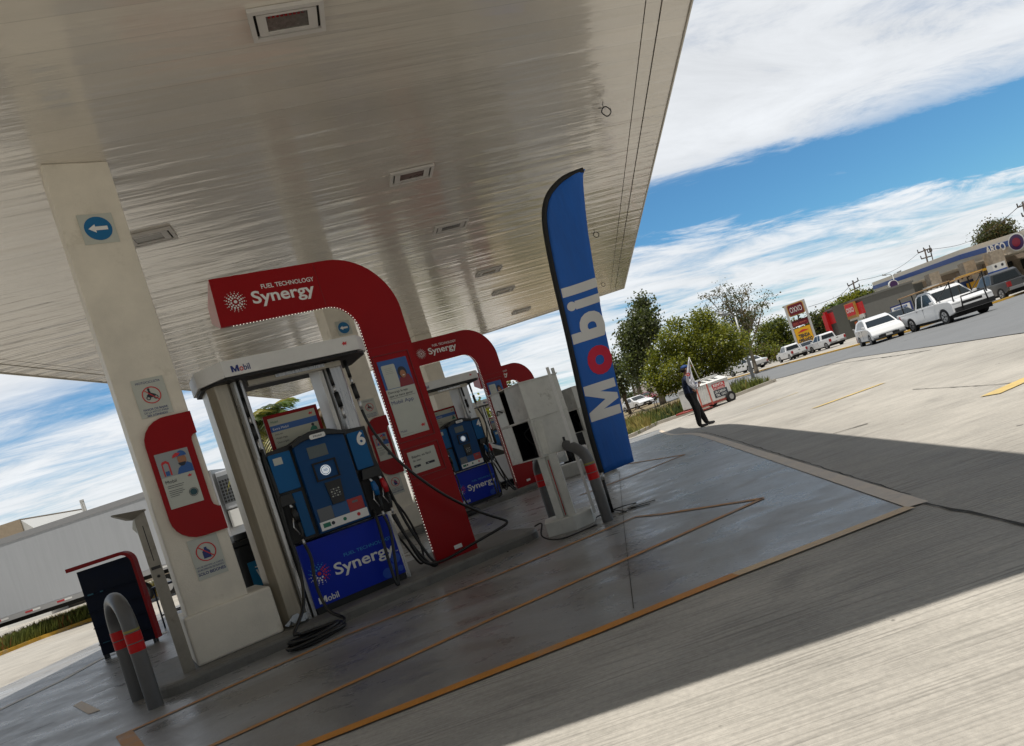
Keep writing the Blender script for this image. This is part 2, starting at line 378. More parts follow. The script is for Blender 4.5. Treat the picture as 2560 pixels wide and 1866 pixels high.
marking('orange_boundary_line', [(-6, 1.75)]+g2((768, 1866), (1500, 1579), (1722, 1488), (1840, 1440)), .085, M_orange)
marking('worn_boundary_line', g2((1840, 1440), (2060, 1355), (2276, 1271)), .085, M_tan2, .0095)
marking('beige_boundary_line', [(1.90, 24.6), (1.80, 18.), (1.70, 11.), (1.56, 4.12)], .12, M_beige)
marking('orange_lane_line', g2((470, 1895), (970, 1670), (1240, 1545.6), (1909, 1248)), .056, M_orange2)
marking('orange_lane_line', g2((291, 1847), (682, 1672), (867, 1590), (1240, 1442), (1500, 1332), (1590, 1294), (1660, 1287), (1909, 1248)), .058, M_orange2)
marking('orange_lane_line', g2((1450, 1240), (1560, 1199), (1712, 1138)), .06, M_orange2)
marking('orange_lane_line', g2((1500, 1172), (1583, 1159), (1712, 1138)), .06, M_orange2)
for a, b, wd in (((1870, 1026), (1995, 982), .12), ((2034, 1022), (2209, 959), .12), ((2475, 990), (2600, 935), .2)):
    marking('yellow_bay_line', g2(a, b), wd, M_yl)
mb = MB()
def poly_ground(name, pxs, m, dz=.008):
    P = [G(x, y) for x, y in pxs]; mb = MB(); mb.add([(p.x, p.y, p.z+dz) for p in P], [tuple(range(len(P)))], m); return one(mb, name, None, None, kind='structure')
poly_ground('worn_marking_patch', ((183, 1766), (205, 1755), (252, 1778), (222, 1788)), M_beige)
poly_ground('worn_marking_patch', ((291, 1846), (333, 1829), (372, 1880), (318, 1892)), M_orange2)
# expansion joints and the dark crack beyond the corner
M_crack = mat('crack_dirt', (.035, .03, .022), .9, var=.4, vs=30)
random.seed(4)
def joint(pts, wd, dz=.0065):
    P = []
    for (a, b) in zip(pts[:-1], pts[1:]):
        k = max(2, int(math.hypot(b[0]-a[0], b[1]-a[1])/.12))
        for i in range(k): P.append((a[0]+(b[0]-a[0])*i/k+random.uniform(-.008, .008), a[1]+(b[1]-a[1])*i/k+random.uniform(-.008, .008)))
    P.append(pts[-1]); mb = MB(); vs = []
    for i, p in enumerate(P):
        q = P[min(i+1, len(P)-1)]; r_ = P[max(i-1, 0)]; t = Vector((q[0]-r_[0], q[1]-r_[1])).normalized(); h = wd*random.uniform(.4, 1)/2
        for s_ in (1, -1): x, y = p[0]-t.y*h*s_, p[1]+t.x*h*s_; vs.append((x, y, zg(x, y)+dz))
    mb.add(vs, [(2*i, 2*i+1, 2*i+3, 2*i+2) for i in range(len(P)-1)], M_crack); one(mb, 'pavement_crack', None, None, kind='structure')
joint([(1.60, 4.12), (1.66, 3.2), (1.70, 2.2)], .022)
joint([(1.64, 4.4), (1.80, 10), (1.97, 20)], .012)
one(strip_mb(MB(), g2((1585, 1525), (1562, 1330), (1548, 1180)), .005, .0085, M_crack), 'saw_cut_joint', None, None, kind='structure')
marking('pale_edge_line', g2((-60, 1806), (0, 1776), (154, 1703), (247, 1652), (420, 1580)), .13, M_pale)
joint(g2((2085, 1085), (2170, 1060)), .04); joint(g2((2280, 975), (2460, 965), (2560, 957)), .02)
joint(g2((1960, 935), (2060, 915), (2200, 895), (2330, 875)), .05)
joint([(-5.2, 5.2), (-6.3, 4.3)], .012)
# street, far pavement and kerbs
road = [((6.0, 2.0), (60, 2.0)), ((7.6, 13.), (60, 16.)), ((10., 21.), (55, 26.)), ((10.3, 29.5), (13.6, 28.9))]
def lerp_px(P, n):
    o = []
    for i in range(n):
        k = i/(n-1)*(len(P)-1); j = min(int(k), len(P)-2); f = k-j; o.append(G(P[j][0]*(1-f)+P[j+1][0]*f, P[j][1]*(1-f)+P[j+1][1]*f)[:2])
    return o
near = lerp_px([(2640, 822), (2126, 897), (1958, 944), (1837, 970)], 40)
far = lerp_px([(2640, 705), (2515, 750), (2252, 837), (1967, 911), (1846, 944)], 40)
near = [(6.6, -25.)]+near+[(6.3, 60), (5.2, 110)]; far = [(75, -25)]+far+[(11.3, 75), (9.5, 110)]
mb = MB(); vs = []
for a, b in zip(near, far):
    for i in range(49):
        s = i/48; x = a[0]*(1-s)+b[0]*s; y = a[1]*(1-s)+b[1]*s; vs.append((x, y, zg(x, y)+.014))
mb.add(vs, [(j*49+i, j*49+i+1, (j+1)*49+i+1, (j+1)*49+i) for j in range(len(near)-1) for i in range(48)], M_asph, True); one(mb, 'road', None, None, kind='structure')
kerb('yellow_kerb', far, .3, M_yellow, .10)

# ---------------------------------------------------------------- island frame
TH = R(39); EX = Vector((math.cos(TH), math.sin(TH), 0)); EN = Vector((-math.sin(TH), math.cos(TH), 0))
def onface(x, y, root, v=0., th=TH):
    n_ = Vector((-math.sin(th), math.cos(th), 0)); e = Vector((math.cos(th), math.sin(th), 0)); P = Vector(root)+n_*v
    d = ray(x, y); t = (P-Vector((0, 0, CAM_H))).dot(n_)/d.dot(n_); Q = Vector((0, 0, CAM_H))+d*t
    return (Q-P).dot(e), v, Q.z-root[2]
M_kerbc = mat('kerb_concrete', (.15, .145, .13), .6, var=.25, vs=4, bump=.3, bs=25, dirt=.5, ds=5, dcol=(.05, .045, .04))
def island(k, base, u0_=-.37, u1_=3.4):
    z = zg(base.x, base.y); mb = MB(); pts = rrect(u0_, u1_, -.30, 1.15, .20, 6)
    P = [base+EX*u+EN*v for u, v in pts]; mb.prismz([(p.x, p.y) for p in P], z-.3, z+.1, M_kerbc)
    o = one(mb, 'island_kerb', None, None, kind='structure', bevel=.03); return o
OFF = [Vector((0, 0, 0)), Vector((-.14, 6.4, 0)), Vector((.02, 12.7, 0))]
ICOL = Vector((-3.746, 5.235, 0)); IDISP = Vector((-2.971, 5.872, 0)); ITOT = Vector((-2.005, 6.710, 0))
for k in range(3): island(k, ICOL+OFF[k]+Vector((.06*k, 0, 0)))

# ---------------------------------------------------------------- canopy
CZ = 4.5
def ceil_mat():
    m = bpy.data.materials.new('painted_soffit_panels'); m.use_nodes = True; nt = m.node_tree; b = nt.nodes['Principled BSDF']; L = nt.links.new
    t = nt.nodes.new('ShaderNodeTexCoord'); a = nt.nodes.new('ShaderNodeMapping'); a.inputs['Rotation'].default_value = (0, 0, R(-21)); L(t.outputs['Object'], a.inputs[0])
    sp_ = nt.nodes.new('ShaderNodeSeparateXYZ'); L(a.outputs[0], sp_.inputs[0])
    def M(op, x, y=None, z=None):
        n = nt.nodes.new('ShaderNodeMath'); n.operation = op
        for i, q in enumerate((x, y, z)):
            if q is None: continue
            if isinstance(q, (int, float)): n.inputs[i].default_value = q
            else: L(q, n.inputs[i])
        return n.outputs[0]
    def noise(scale, det, loc=(0, 0, 0), ro=.6):
        mp = nt.nodes.new('ShaderNodeMapping'); mp.inputs['Scale'].default_value = scale; mp.inputs['Location'].default_value = loc; L(a.outputs[0], mp.inputs[0])
        n = nt.nodes.new('ShaderNodeTexNoise'); n.inputs['Scale'].default_value = 1; n.inputs['Detail'].default_value = det; n.inputs['Roughness'].default_value = ro; L(mp.outputs[0], n.inputs['Vector']); return n.outputs[0]
    W = .305
    q = M('DIVIDE', sp_.outputs[1], W); fr = M('FRACT', q); idx = M('FLOOR', q)
    wn_ = nt.nodes.new('ShaderNodeTexWhiteNoise'); wn_.noise_dimensions = '1D'; L(idx, wn_.inputs['W'])
    edge = M('MINIMUM', fr, M('SUBTRACT', 1, fr)); seam = nt.nodes.new('ShaderNodeMapRange'); L(edge, seam.inputs[0]); seam.inputs[1].default_value = .0; seam.inputs[2].default_value = .022; seam.inputs[3].default_value = .80; seam.inputs[4].default_value = 1
    stain = noise((.45, .9, 1), 7); st = nt.nodes.new('ShaderNodeMapRange'); L(stain, st.inputs[0]); st.inputs[1].default_value = .3; st.inputs[2].default_value = .7; st.inputs[3].default_value = .90; st.inputs[4].default_value = 1.06
    fac = M('MULTIPLY', seam.outputs[0], M('MULTIPLY', st.outputs[0], M('ADD', .965, M('MULTIPLY', wn_.outputs[0], .07))))
    mu = nt.nodes.new('ShaderNodeMix'); mu.data_type = 'RGBA'; mu.blend_type = 'MULTIPLY'; mu.inputs[0].default_value = 1; mu.inputs[6].default_value = (.665, .62, .54, 1); L(fac, mu.inputs[7]); L(mu.outputs[2], b.inputs['Base Color'])
    b.inputs['Roughness'].default_value = .22; b.inputs['Coat IOR'].default_value = 1.9; b.inputs['Specular IOR Level'].default_value = 1.0; b.inputs['Coat Weight'].default_value = 1.0; b.inputs['Coat Roughness'].default_value = .07
    warp = noise((.55, 9, 1), 3, ro=.5); warp2 = noise((.35, 3.2, 1), 2, (5, 3, 0))
    prof = M('MULTIPLY', M('SINE', M('MULTIPLY', fr, math.pi)), .13)
    h = M('ADD', M('ADD', M('MULTIPLY', warp, .62), M('MULTIPLY', warp2, 1.0)), M('ADD', prof, M('MULTIPLY', seam.outputs[0], .10)))
    bp = nt.nodes.new('ShaderNodeBump'); bp.inputs['Strength'].default_value = .7; bp.inputs['Distance'].default_value = .02; L(h, bp.inputs['Height']); L(bp.outputs[0], b.inputs['Normal']); L(bp.outputs[0], b.inputs['Coat Normal'])
    return m
M_ceil = ceil_mat()
M_fascia = mat('canopy_fascia', (.62, .585, .51), .4, var=.08, vs=1.5, dirt=.3, ds=1.5, dcol=(.28, .24, .18), thr=.6)
M_gap = mat('dark_gap', (.01, .009, .008), .9)
canopy = thing('canopy', 'huge flat cream station canopy with glossy strip-panelled underside above the pumps', 'canopy', (0, 0, 0))
CN = [Vector((-7.85, .70)), Vector((2.06, 2.08)), Vector((2.04, 22.15)), Vector((-9.2, 20.45))]
def inset(P, d):
    o = []
    for i in range(4):
        a, b, c = P[i-1], P[i], P[(i+1) % 4]; t1 = (b-a).normalized(); t2 = (c-b).normalized()
        n1_ = Vector((-t1.y, t1.x)); n2_ = Vector((-t2.y, t2.x)); k = (n1_+n2_); o.append(b+k*(d/(1+n1_.dot(n2_))))
    return o
def ring_mb(mb, P, Q, z, m):
    vs = [(p.x, p.y, z) for p in P]+[(p.x, p.y, z) for p in Q]
    return mb.add(vs, [(i, 4+i, 4+(i+1) % 4, (i+1) % 4) for i in range(4)], m)
mb = MB(); P = inset(CN, .475); mb.prismz([(p.x, p.y) for p in P], CZ, CZ+.02, M_ceil); mb.build('ceiling', canopy)
def ring_solid(mb, a, b, z0, z1, m):
    A, B = inset(CN, a), inset(CN, b)
    for i in range(4):
        j = (i+1) % 4; mb.add([(p.x, p.y, z) for z in (z0, z1) for p in (A[i], A[j], B[j], B[i])], [(0, 1, 2, 3), (7, 6, 5, 4), (0, 4, 5, 1), (2, 6, 7, 3)], m)
mb = MB(); ring_solid(mb, .315, .465, CZ-.002, CZ+.02, M_ceil); ring_solid(mb, .0, .305, CZ-.012, CZ+.018, M_ceil); mb.build('border_trim', canopy)
mb = MB(); A, B = CN, inset(CN, .02)
mb.prismz([(p.x, p.y) for p in inset(CN, .01)], CZ+.03, CZ+.05, M_gap); mb.build('canopy_deck', canopy)
mb = MB(); ring_solid(mb, -.006, .01, CZ-.03, CZ+.72, M_fascia); mb.prismz([(p.x, p.y) for p in inset(CN, .02)], CZ+.55, CZ+.6, M_fascia); mb.build('fascia', canopy)

M_lfr = mat('light_frame', (.55, .53, .50), .45, var=.05); M_lens = mat('lamp_lens', (.16, .155, .14), .18, metal=.25, var=.3, vs=30); M_refl = mat('lamp_reflector', (.7, .7, .68), .12, metal=1)
M_redlens = mat('dull_lamp_lens', (.13, .09, .08), .3, var=.2)
where = ['nearest the camera at the top edge of the photo', 'second of the centre row, with a dull reddish lens', 'third of the centre row, showing a bright zigzag reflection', 'fourth of the centre row, just right of the big red arch', 'fifth of the centre row, above the second red arch', 'last and smallest of the centre row', 'half hidden behind the nearest cream column']
lights = [G_ for G_ in (atz(717, 46, CZ), atz(1028, 435, CZ), atz(1126, 565, CZ), atz(1222, 678, CZ), atz(1258, 727, CZ), atz(1303, 777, CZ), atz(372, 592, CZ))]
for i, p in enumerate(lights):
    t = thing('ceiling_light', 'recessed square-rimmed canopy lamp, '+where[i], 'ceiling light', (p.x, p.y, CZ-.012), R(20), 'lamps set into the canopy underside')
    mb = MB(); a, b2 = .27, .165
    for (x0, x1, y0, y1) in ((-a, a, -b2, -b2+.035), (-a, a, b2-.035, b2), (-a, -a+.035, -b2+.035, b2-.035), (a-.035, a, -b2+.035, b2-.035)): mb.box(x0, x1, y0, y1, -.022, .008, M_lfr)
    mb.build('frame', t)
    mb = MB(); mb.box(-a+.03, a-.03, -b2+.03, b2-.03, .003, .009, M_gap); mb.build('recess', t)
    mb = MB(); a2, c2 = a-.055, b2-.052
    for (x0, x1, y0, y1) in ((-a2, a2, -c2, -c2+.02), (-a2, a2, c2-.03, c2), (-a2, -.15, -c2+.02, c2-.03), (.15, a2, -c2+.02, c2-.03)): mb.box(x0, x1, y0, y1, -.018, -.004, M_lfr)
    mb.build('lens_frame', t)
    mb = MB(); mb.box(-.15, .15, -c2+.02, c2-.03, -.008, -.002, M_redlens if i == 1 else M_lens); mb.build('lens', t)
    if i in (0, 2):
        mb = MB()
        for q in range(9): mb.box(-.135+q*.03, -.115+q*.03, -c2+.022, -c2+.05, -.013, -.0085, M_refl)
        mb.build('reflector', t)
for i, (x, y, lb) in enumerate(((1515, 277, 'nearest and largest black wire loop hanging under the canopy edge'), (1490, 586, 'middle black wire loop hanging right of the tall banner'), (1508, 711, 'farthest and smallest wire loop near the canopy corner'))):
    p = atz(x, y, CZ-.12); mb = MB()
    pts = [(.055*math.cos(q*.449), .01*math.sin(q*1.3), .055*math.sin(q*.449)) for q in range(14)]+[(.055, 0, .02)]
    mb.tube(pts, .007, M_black, 6); mb.tube([(-.02, 0, .05), (-.015, 0, .09), (0, 0, .125)], .004, M_black, 5); mb.tube([(-.08, 0, .06), (-.02, 0, .05)], .005, M_black, 5)
    o = one(mb, 'wire_loop', lb, 'wire loop', 'wire loops hanging from the canopy', loc=(p.x, p.y, CZ-.13)); o.rotation_euler = (0, 0, R(15))

# ---------------------------------------------------------------- columns with their signs
def column(k, label):
    b = ICOL+OFF[k]; b = Vector((b.x-.14*k, b.y, 0)); z0 = zg(b.x, b.y); t = thing('canopy_column', label, 'column', (b.x, b.y, z0), TH, 'canopy columns')
    H = CZ-z0-.001
    mb = MB(); mb.box(0, .5, 0, .5, .50, H, M_cream); mb.build('shaft', t, bevel=.012)
    mb = MB(); mb.box(-.04, .68, -.045, .62, .1, .52, M_cream); mb.build('plinth', t, bevel=.018)
    return t, b, z0
cols = [column(0, 'nearest cream canopy column on a wide plinth, with a blue arrow sign high on it'), column(1, 'second cream canopy column, seen through the big red arch'), column(2, 'farthest cream canopy column, seen through the second red arch')]
def rsign(t_, b, z0, name, label, cat, group=None, y=-.004):
    return thing(name, label, cat, (b.x+EN.x*y, b.y+EN.y*y, z0), TH, group)
for k, (t, b, z0) in enumerate(cols):
    ordn = ['on the nearest cream column', 'on the second cream column behind the red arch', 'on the farthest cream column'][k]
    if k < 2:
        s = rsign(t, b, z0, 'arrow_sign', 'blue round arrow sign pointing left, high '+ordn, 'sign', 'arrow signs on the columns')
        mb = MB(); mb.box(.135, .40, -.004, 0, 3.765, 4.03, M_paper); mb.build('plate', s, bevel=.002)
        mb = MB(); M_sblue = mat('sign_blue', (.0, .13, .32), .45); mb.disc((.268, -.0065, 3.898), .105, M_sblue, 36); mb.build('blue_disc', s)
        mb = MB(); a = [(-.075, 0), (-.02, .038), (-.02, .017), (.072, .017), (.072, -.017), (-.02, -.017), (-.02, -.038)]
        mb.add([(.268+p, -.009, 3.898+q) for p, q in a], [tuple(range(7))], M_wht); mb.build('arrow', s)
    # motorcyclist notice
    if k < 2:
        s = rsign(t, b, z0, 'motorcyclist_notice', 'white notice with a crossed-out motorcycle '+ordn, 'sign', 'motorcyclist notices')
        mb = MB(); mb.box(.135, .385, -.003, 0, 2.215, 2.55, M_paper); mb.build('plate', s)
        mb = MB(); mb.text('MOTOCICLISTA', .26, -.005, 2.505, M_navy, h=.02, w=.19, cx=True, bold=.01)
        for i, l in enumerate(('FAVOR DE BAJAR', 'DE LA MOTO PARA', 'SER ATENDIDO')): mb.text(l, .26, -.005, 2.272-i*.026, M_navy, h=.017, w=.19-(.03 if i == 2 else 0), cx=True, bold=.01)
        mb.build('lettering', s)
        mb = MB(); c = (.26, -.0065, 2.40); mb.ring(c, .066, .074, M_lred)
        for dx in (-.028, .03): mb.ring((c[0]+dx, -.005, c[2]-.022), .011, .018, M_ink, 14, .002)
        mb.add([(c[0]+p, -.0048, c[2]+q) for p, q in ((-.04, 0), (-.02, -.02), (.02, -.02), (.035, 0), (.02, .01), (.0, .02), (-.005, .045), (-.02, .045), (-.02, .015))], [tuple(range(9))], M_ink)
        mb.disc((c[0]-.012, -.0048, c[2]+.052), .010, M_ink, 12)
        mb.add([(c[0]-.05, -.0075, c[2]+.046), (c[0]-.045, -.0075, c[2]+.051), (c[0]+.05, -.0075, c[2]-.046), (c[0]+.045, -.0075, c[2]-.051)], [(0, 1, 2, 3)], M_lred); mb.build('no_riding_symbol', s)
    else:
        s = rsign(t, b, z0, 'round_notice', 'small round pictogram notice on the farthest cream column', 'sign')
        mb = MB(); mb.disc((.28, -.004, 2.38), .085, M_paper, 24); mb.ring((.28, -.006, 2.38), .070, .078, M_navy, 24, .002); mb.box(.245, .268, -.006, -.004, 2.34, 2.42, M_navy); mb.box(.292, .315, -.006, -.004, 2.34, 2.42, M_navy); mb.build('plate', s)
    # red C-shaped poster panel
    s = rsign(t, b, z0, 'red_poster_panel', 'C-shaped red panel holding a poster '+ordn, 'poster panel', 'red poster panels on the columns')
    pts = [(.505, 2.19), (.31, 2.19)]+[(.30+.21*math.cos(R(a)), 1.98+.21*math.sin(R(a))) for a in range(100, 181, 16)]+[(.30+.21*math.cos(R(a)), 1.33+.21*math.sin(R(a))) for a in range(180, 271, 15)]+[(.505, 1.12), (.505, 1.325), (.485, 1.33), (.455, 1.355), (.448, 1.39), (.448, 1.94), (.455, 1.97), (.475, 1.99), (.505, 1.995)]
    mb = MB(); mb.prism(pts, -.03, 0, M_red); mb.build('panel', s)
    mb = MB(); mb.box(.13, .392, -.034, -.0305, 1.41, 1.89, M_paper)
    y = -.0365
    mb.quad((.13, y, 1.68), (.392, y, 1.68), (.392, y, 1.89), (.13, y, 1.89), mat('poster_grey', (.30, .32, .33), .5))
    def blob(cx_, cz_, rx, rz, m, yy, a0=0, a1=360, n_=16): mb.add([(cx_+rx*math.cos(R(a0+(a1-a0)*i/n_)), yy, cz_+rz*math.sin(R(a0+(a1-a0)*i/n_))) for i in range(n_+1)], [tuple(range(n_+1))], m)
    mb.add([(p, y-.0015, q) for p, q in ((.26, 1.682), (.39, 1.682), (.39, 1.745), (.36, 1.77), (.33, 1.765), (.28, 1.73))], [tuple(range(6))], M_sky)
    M_sk2 = mat('poster_skin', (.35, .16, .08), .6)
    blob(.325, 1.80, .035, .048, M_sk2, y-.003); blob(.318, 1.775, .030, .032, M_ink, y-.0045, 180, 360); blob(.328, 1.83, .040, .045, M_sky, y-.006, 0, 180)
    mb.add([(p, y-.0075, q) for p, q in ((.255, 1.825), (.30, 1.835), (.325, 1.855), (.29, 1.865), (.262, 1.848))], [tuple(range(5))], M_lred)
    mb.add([(p, y-.0015, q) for p, q in ((.16, 1.69), (.17, 1.69), (.17, 1.79), (.195, 1.80), (.21, 1.785), (.21, 1.69), (.222, 1.69), (.222, 1.80), (.20, 1.82), (.17, 1.815), (.16, 1.80))], [tuple(range(11))], M_lred)
    mb.box(.175, .205, y-.002, y, 1.69, 1.73, M_sky)
    mb.build('poster', s)
    mb = MB(); mb.text('Mobil', .15, y, 1.625, M_ink, h=.028, bold=.01)
    for i in range(6): mb.box(.155, .155+(.13, .12, .11, .12, .10, .07)[i], y, y+.001, 1.60-i*.016-(.0 if i < 2 else .01), 1.604-i*.016-(.0 if i < 2 else .01), M_ink)
    mb.build('lettering', s); mb = MB(); mb.add([(.345+p, y, 1.65+q) for p, q in ((-.02, 0), (-.005, .008), (.005, .016), (.008, .004), (.022, .01), (.01, -.006), (.012, -.016), (0, -.005), (-.012, -.012), (-.01, -.002))], [tuple(range(10))], M_lred); mb.build('winged_emblem', s); mb = MB()
    mb.disc((.335, y, 1.505), .028, mat('seal_green', (.01, .06, .08), .5), 24); mb.ring((.335, y, 1.505), .032, .036, M_ink, 24, .001); mb.build('seal', s)
    s = rsign(t, b, z0, 'container_notice', 'white notice with a crossed-out jerrycan, low '+ordn, 'sign', 'container notices')
    mb = MB(); mb.box(.165, .405, -.003, 0, .765, 1.115, M_paper); mb.build('plate', s)
    mb = MB(); c = (.285, -.0065, .985); mb.ring(c, .072, .081, M_lred)
    mb.add([(c[0]+p, -.0048, c[2]+q) for p, q in ((-.03, -.055), (.03, -.055), (.032, .0), (.012, .025), (.012, .04), (-.01, .04), (-.01, .025), (-.03, .005))], [tuple(range(8))], M_navy)
    mb.add([(c[0]-.055, -.0078, c[2]+.049), (c[0]-.049, -.0078, c[2]+.055), (c[0]+.055, -.0078, c[2]-.049), (c[0]+.049, -.0078, c[2]-.055)], [(0, 1, 2, 3)], M_lred); mb.build('no_container_symbol', s)
    mb = MB(); mb.text('NO SE PERMITE LA CARGA', .285, -.005, .862, M_navy, h=.015, w=.215, cx=True, bold=.01); mb.text('EN RECIPIENTES DE PLASTICO', .285, -.005, .838, M_navy, h=.015, w=.215, cx=True, bold=.01)
    mb.text('SOLO BIDONES', .285, -.005, .800, M_navy, h=.024, w=.22, cx=True, bold=.02); mb.build('lettering', s)

# ---------------------------------------------------------------- brand lettering helpers
def swirl(mb, cx, cz, rad, y, cols, n=3):
    random.seed(7)
    for r_, cnt, sz in ((.40, 10, .105), (.60, 14, .10), (.80, 17, .07), (.97, 17, .038)):
        for i in range(cnt):
            a = 2*math.pi*(i+.5*(cnt % 2))/cnt + r_*2; x, z = cx+rad*r_*math.cos(a), cz+rad*r_*math.sin(a)
            m = cols[0] if len(cols) == 1 else (cols[0] if R(-200) < ((a+math.pi) % (2*math.pi))-math.pi < R(-60) or a % (2*math.pi) > R(170) and a % (2*math.pi) < R(290) else (cols[1] if a % (2*math.pi) < R(170) and a % (2*math.pi) > R(50) else cols[2]))
            s_ = rad*sz*random.uniform(.75, 1.0); mb.add([(x+s_*math.cos(2*math.pi*q/8), y, z+s_*math.sin(2*math.pi*q/8)) for q in range(8)], [tuple(range(8))], m)
    mb.add([(cx+rad*.16*math.cos(2*math.pi*q/12), y, cz+rad*.16*math.sin(2*math.pi*q/12)) for q in range(12)], [tuple(range(12))], cols[-1] if len(cols) > 1 else cols[0])
def mobil(mb, x, y, z, w_, m1, m2, h=None):
    ws = [text2d(s_, .05 if s_ == 'MM' else .012) for s_ in ('MM', 'o', 'bil')]; wd = [a[3]-a[2] for a in ws]; tot = sum(wd)+.12; k = w_/tot; hh = h or k*.69
    for s_, q, m in (('MM', wd[0], m1), ('o', wd[1], m2), ('bil', wd[2], m1)):
        mb.text(s_, x, y, z, m, h=hh, w=q*k, bold=.05 if s_ == 'MM' else .012); x += (q+.06)*k
PEG = ((-.02, -.002), (-.008, .006), (-.004, .015), (.004, .006), (.020, .013), (.012, .002), (.022, .0), (.010, -.005), (.013, -.014), (.002, -.006), (-.010, -.013), (-.009, -.004))
def pegasus(mb, x, y, z, s_, m): mb.add([(x+p*s_, y, z+q*s_) for p, q in PEG], [tuple(range(len(PEG)))], m)

# ---------------------------------------------------------------- fuel dispensers
M_cav = mat('dark_cavity', (.004, .004, .005), .6)
M_tilegrey = mat('tile_grey', (.12, .13, .14), .5); M_tileblue = mat('tile_blue', (.02, .09, .24), .5); M_tilered = mat('tile_red', (.35, .03, .03), .5)
M_lit = mat('lit_button', (.8, .85, .9), .4, emit=(.8, .9, 1, .30)); M_screen = mat('display_glass', (.10, .12, .12), .15)
M_bokeh = mat('light_blue_print', (.0, .06, .42), .35, coat=.3); M_green = mat('green_print', (.01, .16, .10), .5)
M_nred = mat('red_nozzle_cover', (.45, .008, .015), .35); M_nblue = mat('blue_nozzle_cover', (.0, .10, .30), .35)
def dispenser(base, num, label, detail=2, hose_px=None):
    z0 = zg(base.x, base.y); t = thing('fuel_dispenser', label, 'fuel dispenser', (base.x, base.y, z0), TH, 'fuel dispensers on the islands')
    # lower cabinet
    mb = MB(); mb.box(.01, .91, .02, .52, .10, .165, M_black); mb.build('base_skirt', t)
    mb = MB(); mb.box(0, .92, 0, .54, .165, .76, M_dblue)
    for (x, z, r_) in ((.80, .26, .035), (.86, .33, .05), (.74, .22, .05), (.84, .41, .03), (.88, .22, .03), (.78, .35, .022)): mb.disc((x, -.001, z), r_, M_bokeh, 20)
    mb.build('lower_panel', t)
    mb = MB(); mb.box(-.03, 0, .03, .50, .10, .80, M_steel); mb.box(.92, .965, .02, .52, .10, .80, M_steel); parts(mb, 'side_trim', t)
    mb = MB(); mb.text('FUEL TECHNOLOGY', .39, -.003, .52, M_cyan, w=.50, h=.030, bold=.005); mb.text('Synergy', .265, -.003, .385, M_wht, w=.61, h=.105, bold=.018)
    mb.text('TM', .885, -.003, .385, M_wht, h=.012); mb.build('lettering', t); mb = MB(); mobil(mb, .045, -.003, .19, .19, M_wht, M_wht, h=.055); mb.build('lettering', t); mb = MB()
    swirl(mb, .125, .455, .105, -.003, [M_wht, M_cyan, M_lred]); mb.build('dotted_emblem', t)
    # upper body
    mb = MB(); mb.prism([(-.045, .78), (.99, .78), (.985, 1.66), (.70, 1.68), (.60, 1.73), (.34, 1.73), (.22, 1.68), (-.04, 1.655)], .0, .54, M_black)
    mb.build('body', t, bevel=.012)
    mb = MB(); mb.rbox(.0, .205, -.035, 0, 1.265, 1.625, M_blue, .012); mb.rbox(.765, .935, -.035, 0, 1.255, 1.625, M_blue, .012); mb.rbox(.11, .20, -.022, 0, .815, 1.235, M_blue, .01); parts(mb, 'side_panel', t, bevel=.004)
    mb = MB(); mb.text(num, .845, -.039, 1.485, M_wht, h=.12, bold=.035); mb.build('pump_number', t)
    mb = MB(); mb.box(.035, .115, -.0375, -.0355, 1.52, 1.585, M_paper); mb.build('sticker', t)
    mb = MB(); mb.prism([(.235, .795), (.735, .795), (.725, 1.64), (.60, 1.675), (.52, 1.685), (.40, 1.685), (.33, 1.67), (.235, 1.64)], -.075, 0, M_blue2); mb.build('control_panel', t, bevel=.008)
    y = -.077
    mb = MB(); mb.prism([(.22, 1.625), (.32, 1.66), (.40, 1.672), (.52, 1.672), (.60, 1.66), (.74, 1.625), (.74, 1.66), (.60, 1.715), (.52, 1.735), (.40, 1.735), (.32, 1.715), (.22, 1.66)], -.11, .05, M_black); mb.build('cap', t, bevel=.005)
    mb = MB(); mb.rbox(.395, .545, -.118, -.111, 1.655, 1.70, M_wht, .015); mb.text('Mobil', .43, -.1195, 1.668, M_ink, w=.08, h=.02, bold=.02); mb.build('badge', t)
    mb = MB(); mb.box(.345, .53, y-.003, y, 1.485, 1.595, M_screen); mb.build('display', t)
    mb = MB()
    for (x0, x1, z0_, z1_) in ((.345, .575, 1.425, 1.44), (.345, .575, 1.26, 1.275), (.345, .36, 1.275, 1.425), (.56, .575, 1.275, 1.425)): mb.box(x0, x1, y-.012, y+.004, z0_, z1_, M_cav)
    mb.build('card_frame', t)
    mb = MB(); mb.disc((.455, y-.004, 1.35), .036, M_lit, 28); mb.ring((.455, y-.004, 1.35), .041, .049, M_lit, 28, .003)
    if detail > 1:
        for i in range(3): mb.box(.435, .475, y-.006, y-.0045, 1.342+i*.008, 1.345+i*.008, M_tileblue)
    mb.build('lit_button', t)
    mb = MB(); mb.prism([(.405, 1.235), (.56, 1.235), (.54, 1.02), (.42, 1.02)], y-.014, y, M_black)
    for i in range(4):
        for j in range(4): mb.box(.435+j*.024, .449+j*.024, y-.017, y-.014, 1.085+i*.022, 1.096+i*.022, M_tilegrey if (i+j) % 2 else M_paper)
    mb.build('keypad', t)
    mb = MB(); mb.box(.262, .40, y-.003, y, .90, 1.02, M_tilegrey); mb.box(.402, .552, y-.003, y, .90, 1.012, M_tileblue); mb.box(.554, .705, y-.003, y, .90, 1.02, M_tilered)
    mb.box(.60, .655, y-.0045, y-.003, .975, .995, M_tilegrey); parts(mb, 'grade_button', t, lambda x, y, z: int((x-.26)/.146))
    mb = MB(); mb.box(.25, .72, y-.005, y, .815, .896, M_wht); mb.box(.275, .345, y-.0065, y-.005, .838, .878, M_green)
